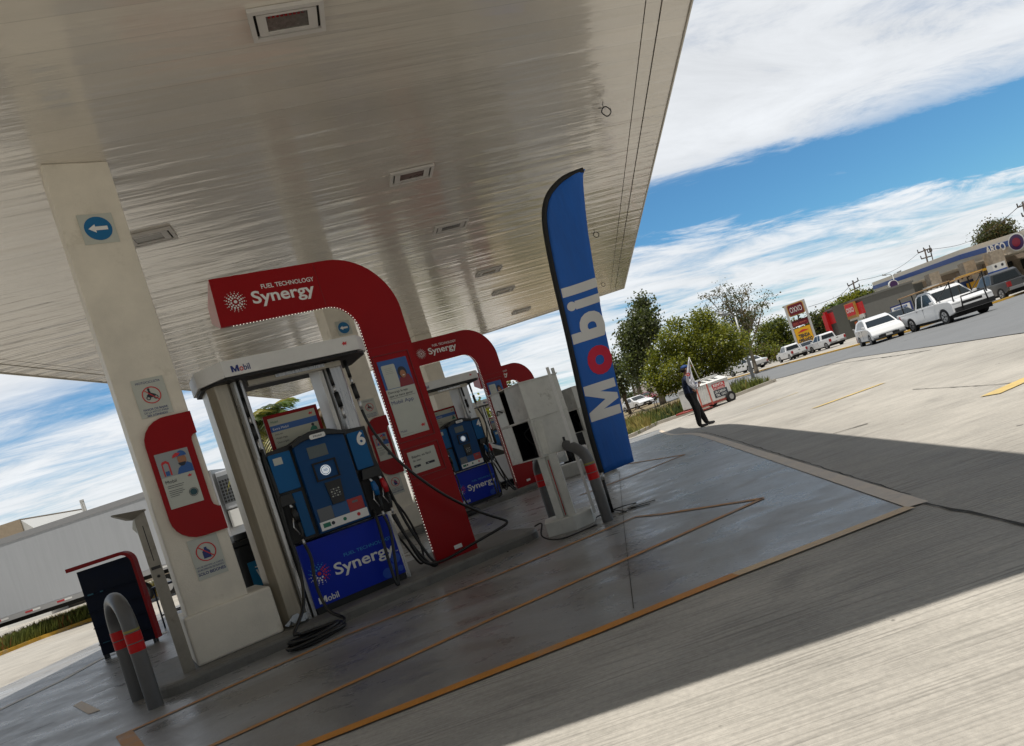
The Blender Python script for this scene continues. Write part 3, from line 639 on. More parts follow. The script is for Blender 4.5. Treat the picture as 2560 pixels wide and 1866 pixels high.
    for x, m in ((.37, M_ink), (.485, M_green), (.625, M_lred)): mb.disc((x, y-.0065, .858), .017, m, 18)
    mb.build('price_strip', t)
    # nozzle boots and nozzles
    mb = MB()
    for x0, x1, za, zb in ((-.03, .105, .80, 1.22), (.765, .975, .80, 1.225)):
        mb.box(x0, x1, -.012, 0, za, zb, M_cav)
        mb.prism([(x0, zb-.08), (x1, zb-.08), (x1-.02, zb+.02), (x0+.02, zb+.02)], -.085, -.012, M_black)
    parts(mb, 'nozzle_boot', t, lambda x, y, z: x > .4, .005)
    def nozzle(x, ztop, m, yy=-.07):
        q = MB(); q.tube([(x-.02, yy+.03, ztop+.08), (x-.01, yy, ztop+.04), (x, yy-.01, ztop)], [.010, .012, .016], M_steel, 8)
        q.tube([(x, yy-.01, ztop+.01), (x+.005, yy-.02, ztop-.06), (x+.01, yy-.02, ztop-.13)], [.022, .032, .022], m, 10)
        q.tube([(x+.01, yy-.02, ztop-.12), (x+.015, yy-.015, ztop-.24), (x, yy-.02, ztop-.30)], [.018, .015, .012], M_black, 8)
        q.tube([(x-.025, yy-.03, ztop-.08), (x-.045, yy-.03, ztop-.16), (x-.01, yy-.03, ztop-.24)], .006, M_steel, 6)
        q.tube([(x, yy-.02, ztop-.29), (x, yy-.025, ztop-.345)], .013, M_steel, 8); q.build('nozzle', t)
    nozzle(.06, 1.10, M_black); nozzle(.85, 1.10, M_nblue); nozzle(.955, 1.10, M_nred, -.05)
    # posts
    mb = MB(); mb.prismz([(-.30, .10), (-.24, .02), (-.13, .02), (-.10, .06), (-.10, .40), (-.30, .40)], .10, 2.39, M_brown); mb.build('left_post', t, bevel=.004)
    mb = MB(); mb.prismz([(-.10, .04), (-.075, .0), (-.055, .0), (-.055, .05), (-.02, .05), (-.02, .0), (.0, .0), (.015, .03), (.015, .3), (-.10, .3)], 1.62, 2.39, M_steel); mb.box(-.055, -.02, .045, .051, .2, 2.37, M_cav)
    mb.prismz([(-.10, .04), (-.085, .015), (-.055, .015), (-.055, .05), (-.052, .3), (-.10, .3)], .10, 1.62, M_steel); parts(mb, 'hose_channel', t)
    mb = MB(); mb.prismz([(.79, .10), (.83, .05), (.955, .05), (.985, .10), (.985, .42), (.79, .42)], 1.62, 2.39, M_steel); mb.build('right_post', t, bevel=.006)
    mb = MB(); mb.box(.735, .775, .08, .40, 1.64, 2.39, M_white); mb.build('inner_post', t)
    mb = MB()
    for (x, zt) in ((-.037, 2.20), (.81, 2.30), (1.0, 2.34)):
        mb.tube([(x, .02, zt), (x+.004, .02, zt-.18)], .019, M_black, 8); mb.tube([(x+.004, .02, zt-.18), (x+.006, .02, zt-.25)], .014, M_steel, 8); mb.tube([(x+.006, .02, zt-.25), (x+.012, .02, zt-.40)], .026, M_black, 8); mb.tube([(x+.012, .02, zt-.40), (x+.014, .02, zt-.52)], .016, M_steel, 8)
    parts(mb, 'hose_coupling', t, lambda x, y, z: 0 if x < .3 else 1 if x < .93 else 2)
    # top sign box with chamfered ends
    pts = [(-.16, -.16), (1.12, -.16), (1.25, .02), (1.25, .48), (1.12, .66), (-.16, .66), (-.36, .48), (-.36, .10)]
    mb = MB(); mb.prismz(pts, 2.385, 2.53, M_white); mb.build('top_canopy', t)
    mb = MB(); mb.prismz([(x*.97+.012, y_*.95+.01) for x, y_ in pts], 2.36, 2.3855, M_cav); mb.box(.05, .95, .0, .07, 2.30, 2.345, M_brown); mb.box(.3, .78, -.02, .0, 2.315, 2.345, M_steel); mb.build('top_canopy_underside', t)
    mb = MB(); mobil(mb, -.09, -.163, 2.415, .165, M_navy, M_lred, h=.055); mb.build('lettering', t); mb = MB(); pegasus(mb, .985, -.163, 2.465, 1.5, M_lred); mb.build('winged_emblem', t)
    # notice board standing behind the head
    mb = MB(); 
    mb.box(.13, .66, .24, .27, 1.62, 2.02, M_redflat); mb.build('notice_frame', t, bevel=.004)
    mb = MB(); mb.box(.165, .625, .234, .24, 1.60, 1.985, mat('cream_paper', (.42, .42, .34), .5)); mb.box(.165, .625, .2325, .234, 1.85, 1.91, M_sky); mb.text('Mobil', .185, .232, 1.935, M_green, h=.022, bold=.01); mb.text('Extra Mobil', .185, .231, 1.866, M_wht, h=.022, w=.15, bold=.01)
    mb.text('esta en', .19, .232, 1.815, M_ink, h=.018); mb.text('Mobil App.', .19, .232, 1.775, M_ink, h=.018); mb.text('Descargala', .19, .232, 1.735, M_ink, h=.018)
    pegasus(mb, .575, .232, 1.945, 1.2, M_lred); mb.add([(.52+p, .232, 1.775+q) for p, q in ((0, 0), (.08, 0), (.075, .03), (.045, .05), (.02, .03))], [tuple(range(5))], M_green); mb.disc((.565, .231, 1.83), .015, M_ink, 12); mb.build('notice_sheet', t)
    return t
def smooth(pts, n=6):
    P = [Vector(p) for p in pts]; o = []
    for i in range(len(P)-1):
        a, b, c, d = P[max(i-1, 0)], P[i], P[i+1], P[min(i+2, len(P)-1)]
        for k in range(n):
            s = k/n; o.append(.5*((2*b)+(c-a)*s+(2*a-5*b+4*c-d)*s*s+(3*b-a-3*c+d)*s**3))
    o.append(P[-1]); return o
def hose(t, pts, r=.015): mb = MB(); mb.tube(smooth(pts), r, M_rubber, 8); return mb.build('hose', t)
DO = [Vector((0, 0, 0)), Vector((.05, 6.4, 0)), Vector((.10, 12.6, 0))]
disp = [dispenser(IDISP+DO[0], '6', 'nearest blue fuel dispenser, marked 6, with a coiled black hose at its foot'),
        dispenser(IDISP+DO[1], '4', 'second blue fuel dispenser, marked 4, beyond the big red arch', 1),
        dispenser(IDISP+DO[2], '2', 'farthest fuel dispenser, mostly hidden behind the second red arch', 1)]
for i, t in enumerate(disp):
    # left nozzle hose down into the coil, and the feed hose from the channel
    cu, cv = -.19, -.60
    coil = []
    turns = 4
    for q in range(turns*16+1):
        a = q/16*2*math.pi+2.2; rr = .235-.018*math.sin(q*.23)-.012*(q//16); coil.append((cu+rr*1.05*math.cos(a), cv+rr*.55*math.sin(a), .025+.020*(q/16)*.8+.006*math.sin(q*.9)))
    hose(t, [(.06, -.095, .76), (.075, -.10, .62), (.03, -.16, .38), (.03, -.30, .16), (.09, -.48, .05), coil[0]][:-1]+[(coil[0][0]+.12, coil[0][1]-.03, .03)]+[coil[0]])
    mb = MB(); mb.tube(coil, .0155, M_rubber, 7); mb.build('hose_coil', t)
    e = coil[-1]
    hose(t, [(-.02, .0, 1.70), (-.012, -.03, 1.30), (-.03, -.04, .90), (-.05, -.10, .55), (-.15, -.28, .28), (-.33, -.5, .13), (e[0]-.02, e[1]-.02, e[2]+.02), e])
    hose(t, [(.85, -.095, .76), (.86, -.11, .62), (.80, -.17, .38), (.75, -.20, .16), (.735, -.21, .11), (.72, -.20, .16), (.735, -.16, .42), (.77, -.10, .70), (.79, -.03, .84)])
    hose(t, [(1.014, .02, 1.82), (1.03, .0, 1.66), (1.09, -.06, 1.40), (1.25, -.12, 1.08), (1.50, -.16, .75), (1.80, -.18, .47), (2.02, -.2, .31), (2.05, -.21, .27), (1.98, -.20, .24), (1.6, -.18, .19), (1.28, -.1, .14), (1.10, -.06, .20), (1.0, -.09, .50), (.96, -.08, .74)] if i == 0 else
         [(1.014, .02, 1.82), (1.05, -.03, 1.5), (.90, -.12, 1.1), (.82, -.2, .7), (.80, -.24, .25), (.76, -.25, .13), (.66, -.24, .13), (.4, -.3, .12)])
    hose(t, [(1.0, .20, 1.60), (1.06, .16, 1.1), (1.12, .10, .6), (1.22, .04, .2), (1.26, .0, .125), (1.18, -.02, .14), (1.06, .0, .4), (.985, .05, .74)])
    hose(t, [(.985, .3, .70), (1.1, .3, .4), (1.2, .28, .14), (1.27, .3, .3), (1.22, .34, .7), (1.05, .4, 1.1)], .012)
    mb = MB()
    for q in range(7): mb.box(-.12+.0*q, -.118, .1, .102, .1, .11, M_cav)
crumple = MB(); random.seed(3)
pts = []
c0 = ICOL+EX*.82+EN*-.02
for i in range(7):
    for j in range(7): pts.append((c0.x+EX.x*(i-3)*.028+random.uniform(-.006, .006), c0.y+EX.y*(i-3)*.028+(j-3)*.024, .115+random.uniform(0, .05)+(.03 if 1 < i < 5 and 1 < j < 5 else 0)))
crumple.add(pts, [(j*7+i, j*7+i+1, (j+1)*7+i+1, (j+1)*7+i) for j in range(6) for i in range(6)], mat('pale_cloth', (.42, .46, .50), .8)); o = one(crumple, 'crumpled_cloth', 'pale crumpled cloth on the island between the cream plinth and pump 6', 'cloth')
sm_ = o.modifiers.new('thick', 'SOLIDIFY'); sm_.thickness = .006

# ---------------------------------------------------------------- red arch totems
M_bead = mat('led_bead', (.9, .9, .85), .3, emit=(1, .93, .80, 1.2)); M_redend = mat('red_end_cap', (.38, .035, .035), .28, coat=.4)
M_reddk = mat('red_recess', (.16, .004, .006), .4)
def totem(base, label, n):
    z0 = zg(base.x, base.y); t = thing('red_arch_totem', label, 'totem', (base.x, base.y, z0), TH, 'red arch totems')
    cz, cx_, ro, ri = 2.70, -.12, .0, .0
    outer = [(.485, .10), (.50, 2.55)]; inner = [(0., .10), (0., 2.55)]
    for i in range(1, 17):
        a = R(90*i/16); outer.append((-.12+.625*math.cos(a), 2.74+.635*math.sin(a)) if True else 0); inner.append((-.27+.27*math.cos(a), 2.62+.285*math.sin(a)))
    outer.append((-1.27, 3.345)); inner.append((-1.295, 2.885))
    mids = [((a[0]+b[0])/2, (a[1]+b[1])/2) for a, b in zip(outer, inner)]
    def lay(f): return [(m[0]+(o_[0]-m[0])*f, m[1]+(o_[1]-m[1])*f) for o_, m in zip(outer, mids)], [(m[0]+(o_[0]-m[0])*f, m[1]+(o_[1]-m[1])*f) for o_, m in zip(inner, mids)]
    layers = [(0., 1.), (.04, 1.), (.36, .36)]
    k = len(outer); vs = []
    for y_, f in layers:
        a, b = lay(f); vs += [(p[0], y_, p[1]) for p in a]+[(p[0], y_, p[1]) for p in b]
    fs = []
    for i in range(k-1):
        fs.append((i, i+1, k+i+1, k+i)[::-1]); o2 = 2*2*k; fs.append((o2+i, o2+i+1, o2+k+i+1, o2+k+i))
        for l in range(2):
            o1, o2_ = l*2*k, (l+1)*2*k
            fs.append((o1+i, o1+i+1, o2_+i+1, o2_+i)); fs.append((o1+k+i, o2_+k+i, o2_+k+i+1, o1+k+i+1))
    mb = MB(); mb.add(vs, fs, M_red)
    for l in range(2):
        o1, o2_ = l*2*k, (l+1)*2*k; mb.add([vs[j] for j in (o1, o1+k, o2_+k, o2_)], [(0, 1, 2, 3)], M_red); mb.add([vs[j] for j in (o1+k-1, o2_+k-1, o2_+2*k-1, o1+2*k-1)], [(0, 1, 2, 3)], M_redend)
    mb.build('body', t)
    mb = MB(); mb.text('FUEL TECHNOLOGY', -.83, -.004, 3.185, M_wht, w=.52, h=.042, bold=.012); mb.text('Synergy', -.945, -.004, 3.055, M_wht, w=.61, h=.115, bold=.02); mb.build('lettering', t); mb = MB(); swirl(mb, -1.10, 3.10, .10, -.004, [M_wht]); mb.build('dotted_emblem', t)
    mb = MB(); path = []
    P = [(a[0]-.0, a[1]) for a in inner]
    for i in range(len(P)-1):
        a, b = P[i], P[i+1]; L_ = math.hypot(b[0]-a[0], b[1]-a[1]); path.append((a, b, L_))
    tot = sum(p[2] for p in path); d = .15; step = .031
    while d < tot-.1:
        q = d
        for a, b, L_ in path:
            if q <= L_: x, z = a[0]+(b[0]-a[0])*q/L_, a[1]+(b[1]-a[1])*q/L_; nx, nz_ = -(b[1]-a[1])/L_, (b[0]-a[0])/L_; break
            q -= L_
        x += nx*.008; z += nz_*.008; r_ = .0045
        mb.add([(x+r_, .0, z), (x, -.003, z+r_), (x-r_, .0, z), (x, -.003, z-r_), (x, -.008, z), (x, .01, z)], [(0, 1, 4), (1, 2, 4), (2, 3, 4), (3, 0, 4), (1, 0, 5), (2, 1, 5), (3, 2, 5), (0, 3, 5)], M_bead); d += step
    mb.build('led_strip', t)
    # poster recess frames
    mb = MB()
    def frame(x0, x1, z0_, z1_, w_):
        mb.box(x0, x1, -.008, 0, z0_, z0_+w_, M_reddk); mb.box(x0, x1, -.008, 0, z1_-w_, z1_, M_reddk); mb.box(x0, x0+w_, -.008, 0, z0_+w_, z1_-w_, M_reddk); mb.box(x1-w_, x1, -.008, 0, z0_+w_, z1_-w_, M_reddk)
    frame(.012, .425, 1.385, 2.315, .008); frame(.012, .425, 1.0, 1.32, .008); parts(mb, 'poster_frame', t, lambda x, y, z: z > 1.35)
    mb = MB(); y = -.005; mb.box(.05, .378, y, 0, 1.44, 1.945, M_paper); mb.box(.05, .378, y, 0, 1.945, 2.25, M_sky); y -= .002
    mb.prism(rrect(.075, .225, 1.95, 2.20, .015, 3, (1, 1, 0, 0)), y, y+.002, M_paper)
    mb.add([(p, y-.001, q) for p, q in ((.215, 1.946), (.375, 1.946), (.372, 2.0), (.35, 2.06), (.315, 2.075), (.27, 2.07), (.235, 2.03))], [tuple(range(7))], mat('poster_darkred', (.22, .02, .03), .5))
    def blob(cx2, cz2, rx, rz, m, yy, a0=0, a1=360, n_=16): mb.add([(cx2+rx*math.cos(R(a0+(a1-a0)*i/n_)), yy, cz2+rz*math.sin(R(a0+(a1-a0)*i/n_))) for i in range(n_+1)], [tuple(range(n_+1))], m)
    blob(.285, 2.095, .050, .062, M_ink, y-.0015); blob(.288, 2.075, .032, .042, mat('poster_skin', (.35, .16, .08), .6), y-.0025); blob(.29, 2.062, .012, .005, M_wht, y-.0035)
    mb.build('app_poster', t)
    mb = MB(); y = -.0065; mb.text('Descarga la app', .065, y, 1.902, M_ink, w=.22, h=.022, bold=.01); mb.text('que te hace ganar', .065, y, 1.862, M_ink, w=.27, h=.022, bold=.01); mb.box(.065, .355, y, y+.001, 1.845, 1.848, M_ink)
    mb.text('Mobil', .065, y, 1.785, M_navy, w=.125, h=.038); mb.text('App', .215, y, 1.785, M_navy, w=.10, h=.038); mb.text('Mobil', .065, y, 1.485, M_navy, h=.022); pegasus(mb, .325, y, 1.51, 1.4, M_lred); mb.box(.065, .20, y, y+.001, 1.462, 1.464, M_tilegrey)
    for i in range(4): mb.box(.105, .19, -.0078, -.007, 2.16-i*.018, 2.162-i*.018, M_tilegrey)
    mb.build('lettering', t)
    mb = MB(); mb.box(.055, .37, -.005, 0, 1.045, 1.275, M_paper); y = -.0065; mb.text('Bájalo, es fácil', .09, y, 1.205, M_ink, w=.22, h=.022, bold=.01); mb.text('de usar.', .09, y, 1.165, M_ink, h=.022, bold=.01)
    mb.box(.085, .16, y, y+.001, 1.105, 1.128, M_ink); mb.box(.22, .325, y, y+.001, 1.105, 1.128, M_ink); mb.text('App', .1, y-.001, 1.112, M_wht, h=.009); mb.text('Play', .24, y-.001, 1.112, M_wht, h=.009); mb.build('download_poster', t)
    mb = MB(); mb.box(.23, .32, -.004, 0, .175, .215, M_wht); mb.build('sticker', t)
    for z in (.93, 2.40): mb = MB(); mb.box(.002, .488, -.0015, .0, z, z+.004, M_reddk); mb.build('cladding_seam', t)
    mb = MB(); mb.box(-.272, -.268, -.0015, .0, 2.92, 3.36, M_reddk); mb.build('cladding_seam', t)
    for x, z in ((.03, .14), (.455, .14), (.03, .90), (.455, .90), (.03, 2.37), (.455, 2.37)): mb = MB(); mb.disc((x, -.002, z), .006, M_reddk, 8); mb.build('rivet', t)
    return t
TO = [Vector((0, 0, 0)), Vector((.10, 6.42, 0)), Vector((.2, 12.7, 0))]
totem(ITOT+TO[0], 'biggest, nearest red arch totem, with white fuel lettering and two posters', 0)
totem(ITOT+TO[1], 'second red arch totem, partly hidden by the open white cabinet', 1)
totem(ITOT+TO[2], 'third and farthest red arch totem, only its curve showing', 2)

# ---------------------------------------------------------------- old open cabinets
M_cabw = mat('worn_white_sheet', (.56, .56, .52), .5, var=.15, vs=4, dirt=.75, ds=4, dcol=(.12, .105, .07), thr=.56)
M_cabm = mat('bare_sheet_metal', (.46, .46, .42), .38, metal=.35, var=.2, vs=6, dirt=.5, ds=7, dcol=(.12, .10, .06), thr=.58)
def cabinet(P, label):
    z0 = zg(P.x, P.y); t = thing('open_equipment_cabinet', label, 'cabinet', (P.x, P.y, z0), 0, 'old open cabinets')
    mb = MB(); mb.prismz([(-.31, .03), (.0, -.03), (.18, .12), (.20, .36), (-.08, .45), (-.33, .34)], 0, .155, M_cabw); mb.build('plinth', t, bevel=.012)
    for x0, x1 in ((-.175, -.100), (-.055, .025)):
        mb = MB(); mb.box(x0, x1, .05, .16, .15, .81, M_cabw); mb.build('pedestal', t, bevel=.004)
    mb = MB(); mb.box(-.10, -.055, .09, .15, .15, .81, M_cabm); mb.build('pedestal_web', t)
    mb = MB(); mb.tube([(-.078, .085, .17), (-.076, .082, .76)], .005, M_lred, 6); mb.build('red_wire', t)
    mb = MB(); mb.box(.195, .225, .10, .14, .10, 1.66, M_white); mb.build('support_pole', t)
    # head: a sheet-metal box turned so that one corner faces the forecourt; the openings are in its left face
    X, Y, a, b = .52, .54, .80, 1.585; th_ = .008; zm = 1.20
    def put(mb, name, bevel=.0):
        o = mb.build(name, t, bevel=bevel); o.location = (-.115, .0, 0); o.rotation_euler = (0, 0, R(43)); return o
    mb = MB()
    mb.box(0, X, 0, Y, a, a+.012, M_cabw); mb.box(-.012, X+.01, -.012, Y+.012, b, b+.012, M_cabw)
    mb.box(th_, X, 0, th_, a+.012, b, M_cabw); mb.box(X-th_, X, th_, Y-th_, a+.012, b, M_cabm); mb.box(th_, X-th_, Y-th_, Y, a+.012, b, M_cabm)
    mb.box(0, th_, .0, .045, a+.012, b, M_cabm); mb.box(0, th_, Y-.012, Y, a+.012, b, M_cabm)
    mb.box(0, th_, Y-.20, Y-.012, a+.012, zm, M_cabm); mb.box(0, th_, Y-.17, Y-.012, zm+.02, b, M_cabm); mb.box(0, th_, .045, Y-.27, zm+.02, b, M_cabm)
    mb.box(-.003, .40, .012, Y-.012, zm, zm+.02, M_cabw)
    put(mb, 'housing', .002)
    mb = MB(); mb.box(.42, .44, .02, Y-.02, a+.02, b-.01, M_cav); mb.box(.03, .42, Y-.02, Y-.014, a+.02, b-.01, M_cav); mb.box(.03, .42, .012, .02, a+.02, b-.01, M_cav); mb.box(.03, .42, .03, Y-.03, a+.013, a+.02, M_cav); mb.box(.16, .30, .14, .30, a+.02, a+.16, M_black)
    mb.tube(smooth([(.10, .12, .84), (.14, .2, .98), (.2, .28, .90), (.12, .32, 1.08), (.2, .2, 1.15)]), .007, M_black, 6); put(mb, 'dark_interior')
    mb = MB(); mb.box(.0, X, -.010, -.001, zm-.005, zm+.005, M_cabm); put(mb, 'seam_strip')
    mb = MB(); mb.add([(.02, -.004, a+.02), (.11, -.012, a+.02), (.13, -.016, zm-.04), (.03, -.006, zm-.02)], [(0, 1, 2, 3)], M_cabm); put(mb, 'peeling_sheet')
    mb = MB(); mb.box(.33, .355, -.008, -.001, .86, .93, M_cav); put(mb, 'gash')
    mb = MB(); mb.tube(smooth([(-.01, Y-.03, 1.36), (-.025, Y-.08, 1.40), (-.012, Y-.14, 1.37)]), .008, M_black, 6); put(mb, 'torn_fitting')
    mb = MB(); mb.box(X-.03, X, .0, .02, b+.012, b+.07, M_cabm); put(mb, 'bent_tab')
    return t
PC = G(1445, 1325)
cabinet(PC, 'old open white cabinet with two dark openings, nearest the tall banner')
P2 = G(1520, 1190); cabinet(Vector((P2.x-.02, P2.y+.6, 0)), 'second old open cabinet, farther back and half hidden behind the banner pole')
mb = MB(); mb.tube(smooth([(PC.x-.38, PC.y-.2, .19), (PC.x-.30, PC.y-.24, .20), (PC.x-.33, PC.y-.26, .08), (PC.x-.15, PC.y-.32, .015), (PC.x+.2, PC.y-.1, .012)]), .008, M_rubber, 6)
one(mb, 'loose_cable', 'thin black cable end trailing over the white plinth of the open cabinet', 'cable')

# ---------------------------------------------------------------- hoop bollards
M_bred = mat('red_reflective_tape', (.50, .004, .006), .4, spec=.25); M_yst = mat('yellow_scuff', (.30, .26, .06), .6, dirt=.8, ds=20, dcol=(.05, .05, .04), thr=.5)
def bollard(A, B, label, h=1.0, r=.058):
    A = Vector(A); B = Vector(B); c = (A+B)/2; z0 = zg(c.x, c.y); d = B-A; w_ = d.length/2; rz = math.atan2(d.y, d.x)
    t = thing('hoop_bollard', label, 'bollard', (c.x, c.y, z0), rz, 'steel hoop bollards')
    ah = min(w_*1.2, .28*h); pts = [(-w_, 0, 0), (-w_, 0, .3), (-w_, 0, h-ah)]+[(-w_*math.cos(R(a)), 0, h-ah+ah*math.sin(R(a))) for a in range(12, 180, 12)]+[(w_, 0, h-ah), (w_, 0, .3), (w_, 0, 0)]
    mb = MB(); mb.tube(pts, r, M_grey, 18, caps=False); mb.build('pipe', t)
    mb = MB()
    for s_ in (-1, 1):
        for za, zb in ((.52*h, .595*h), (.605*h, .69*h)): mb.tube([(s_*w_, 0, za), (s_*w_, 0, zb)], r+.0025, M_bred, 18, caps=False)
    parts(mb, 'red_band', t)
    mb = MB(); mb.tube([(w_, 0, .70*h), (w_, 0, .72*h)], r+.0015, M_yst, 18, caps=False); mb.build('scuff_tape', t); return t
bA = G(349, 1749); bB = G(391, 1769)
bollard((bA.x, bA.y), (bB.x, bB.y), 'grey hoop bollard with red bands in front of the dark display rack', h=.86, r=.056)
bC = G(1521, 1304); bollard((bC.x-.62, bC.y+1.0), (bC.x, bC.y), 'grey hoop bollard with red bands beside the banner pole', h=.86, r=.055)

# ---------------------------------------------------------------- feather banner
PF = G(1532, 1282); fz = R(8)
t = thing('feather_banner', 'tall blue feather banner with vertical white and red lettering on a black pole', 'banner', (PF.x, PF.y, 0), fz)
M_flag = mat('banner_cloth', (.010, .12, .50), .6, var=.10, vs=3, bump=.25, bs=9, stretch=(3, 1, .5)); M_fsl = mat('banner_sleeve', (.010, .011, .012), .7)
Lc = [(.035, .42), (.045, .80), (.072, 1.20), (.11, 1.58), (.15, 1.97), (.20, 2.54), (.245, 2.90), (.285, 3.13), (.34, 3.30), (.42, 3.42), (.53, 3.50), (.66, 3.55), (.86, 3.565)]
Rc = [(.385, .445), (.42, .80), (.465, 1.20), (.505, 1.58), (.545, 1.97), (.62, 2.54), (.68, 2.90), (.73, 3.13), (.77, 3.30), (.80, 3.42), (.825, 3.50), (.845, 3.54), (.865, 3.56)]
def flag_y(s, z): return .012*math.sin(s*5+z*2.3)+.010*math.sin(z*4.1)
mb = MB(); vs = []; rows = 60; cols_ = 8
def interp(C_, q):
    k = q*(len(C_)-1); i = min(int(k), len(C_)-2); f = k-i; return C_[i][0]*(1-f)+C_[i+1][0]*f, C_[i][1]*(1-f)+C_[i+1][1]*f
for j in range(rows+1):
    a, b = interp(Lc, j/rows), interp(Rc, j/rows)
    for i in range(cols_+1):
        s = i/cols_; x = a[0]*(1-s)+b[0]*s; z = a[1]*(1-s)+b[1]*s; vs.append((x, flag_y(s, z), z))
mb.add(vs, [(j*(cols_+1)+i, j*(cols_+1)+i+1, (j+1)*(cols_+1)+i+1, (j+1)*(cols_+1)+i) for j in range(rows) for i in range(cols_)], M_flag, True)
cl = mb.build('cloth', t); so2 = cl.modifiers.new('thick', 'SOLIDIFY'); so2.thickness = .003; so2.offset = 1
mb = MB(); sl = smooth([(x-.012, flag_y(0, z), z) for x, z in Lc], 4); mb.tube(sl, .030, M_fsl, 10); mb.build('sleeve', t)
mb = MB(); mb.tube([(0, 0, .0), (.012, 0, .40)], .018, M_black, 10); mb.tube([(.012, 0, .36), (.018, 0, .44)], .024, M_steel, 10); mb.build('pole', t)
mb = MB()
for a in (20, 110, 200, 290): mb.tube([(0, 0, .03), (.16*math.cos(R(a)), .16*math.sin(R(a)), .022), (.30*math.cos(R(a)), .30*math.sin(R(a)), .008)], .007, M_black, 6)
mb.build('cross_base', t)
# vertical wordmark: x of the text runs up the banner; letter tops face left
mb = MB()
def vtext(s, z0_, z1_, m, bold=.05, lo=.07, hi=.95):
    v, f, x0, x1, y0, y1 = text2d(s, bold); v = list(v); kx = (z1_-z0_)/(x1-x0); ky = .45*(hi-lo)/.73
    tris = [(q[0], q[i], q[i+1]) for q in f for i in range(1, len(q)-1)]; done = []
    def ln(a, b): return math.hypot((v[a][0]-v[b][0])*kx, (v[a][1]-v[b][1])*ky)
    mids = {}
    while tris:
        a, b, c = tris.pop(); e = max(((ln(a, b), a, b, c), (ln(b, c), b, c, a), (ln(c, a), c, a, b)))
        if e[0] < .045: done.append((a, b, c)); continue
        _, a, b, c = e; k = (min(a, b), max(a, b))
        if k not in mids: v.append(((v[a][0]+v[b][0])/2, (v[a][1]+v[b][1])/2)); mids[k] = len(v)-1
        tris += [(a, mids[k], c), (mids[k], b, c)]
    out_ = []
    for (x, y_) in v:
        z = z0_+(x-x0)*kx
        for i in range(len(Lc)-1):
            if Lc[i][1] <= z <= Lc[i+1][1]: f_ = (z-Lc[i][1])/(Lc[i+1][1]-Lc[i][1]); a = Lc[i][0]*(1-f_)+Lc[i+1][0]*f_
            if Rc[i][1] <= z <= Rc[i+1][1]: f_ = (z-Rc[i][1])/(Rc[i+1][1]-Rc[i][1]); b = Rc[i][0]*(1-f_)+Rc[i+1][0]*f_
        s_ = hi-(y_/.73)*(hi-lo); out_.append((a*(1-s_)+b*s_, flag_y(s_, z)-.007, z))
    mb.add(out_, done, m)
for s, a, b, m, lo in (('MM', .98, 1.36, M_wht, .07), ('o', 1.43, 1.74, mat('banner_red', (.62, .01, .05), .6), .07), ('b', 1.82, 2.11, M_wht, .07), ('i', 2.165, 2.265, M_wht, .07), ('l', 2.325, 2.425, M_wht, .07)):
    vtext(s, a, b, m, lo=lo)
mb.build('lettering', t)
# black cable lying beside the banner base
q = G(1560, 1285); mb = MB(); mb.tube(smooth([(q.x-.05, q.y, .012), (q.x+.1, q.y+.1, .012), (q.x+.28, q.y+.06, .012), (q.x+.05, q.y+.18, .012), (q.x+.35, q.y+.2, .012)]), .004, M_rubber, 6)
one(mb, 'banner_cord', 'short black cord lying on the pavement right of the banner base', 'cord')

# ---------------------------------------------------------------- display rack, old post, stool, bin
rb, rr_ = G(252, 1655), G(398, 1606)
rz = math.atan2(rr_.y-rb.y, rr_.x-rb.x); wd = (rr_-rb).length
t = thing('display_rack', 'dark navy shelf rack with a curved red top and red side sheet', 'display rack', (rb.x, rb.y, zg(rb.x, rb.y)), rz)
M_dn = mat('navy_sheet', (.003, .007, .02), .6, var=.3, vs=5, spec=.15); HR = 1.24
mb = MB(); mb.box(.03, wd-.05, .04, .13, .06, HR-.05, M_dn); mb.build('cabinet_body', t)
mb = MB()
outl = [(-.06, HR-.02), (-.06, HR+.03)]+[(wd-.14+.16*math.cos(R(a)), HR-.13+.16*math.sin(R(a))) for a in range(90, -1, -15)]+[(wd+.02, .06), (wd-.015, .06), (wd-.015, HR-.14)]+[(wd-.14+.125*math.cos(R(a)), HR-.14+.125*math.sin(R(a))) for a in range(0, 91, 15)]
mb.prism(outl, -.02, .09, M_redflat); mb.build('red_shell', t)
mb = MB()
for i, z in enumerate((.20, .42, .63, .84)): mb.box(.03, wd-.05, .015, .045, z, z+.012, M_dn)
parts(mb, 'shelf', t)
mb = MB(); random.seed(9)
cols2 = [mat('item_teal', (.0, .10, .16), .5), mat('item_green', (.0, .12, .04), .5), mat('item_pale', (.35, .40, .42), .5), M_tilegrey]
for z in (.19, .40, .62, .83):
    x = .08
    while x < wd-.22:
        w_ = random.uniform(.03, .16)
        if random.random() < .6: mb.box(x, x+w_, .03, .0405, z+.018, z+.018+random.uniform(.010, .028), random.choice(cols2))
        x += w_+random.uniform(.01, .1)
parts(mb, 'stocked_goods', t, lambda x, y, z: round(z*4.7))
mb = MB(); [mb.box(a, a+.03, .05, .09, 0, .08, M_black) for a in (.03, wd-.09)]; [mb.box(a, a+.03, .10, .13, 0, .08, M_black) for a in (.03, wd-.09)]; parts(mb, 'foot', t)
pp = G(478, 1678, .1)
t = thing('old_sign_post', 'bare weathered metal post with a bent sheet cap at the island end', 'post', (pp.x, pp.y, .1), R(39))
M_post = mat('weathered_galvanised', (.27, .25, .21), .5, metal=.3, var=.2, vs=7, dirt=.5, ds=8, dcol=(.09, .06, .03), thr=.55)
mb = MB(); mb.box(-.055, .035, 0, .012, 0, 1.36, M_post); mb.box(-.055, -.047, .012, .07, 0, 1.36, M_post); mb.box(.027, .035, .012, .07, 0, 1.36, M_post); mb.build('channel', t)
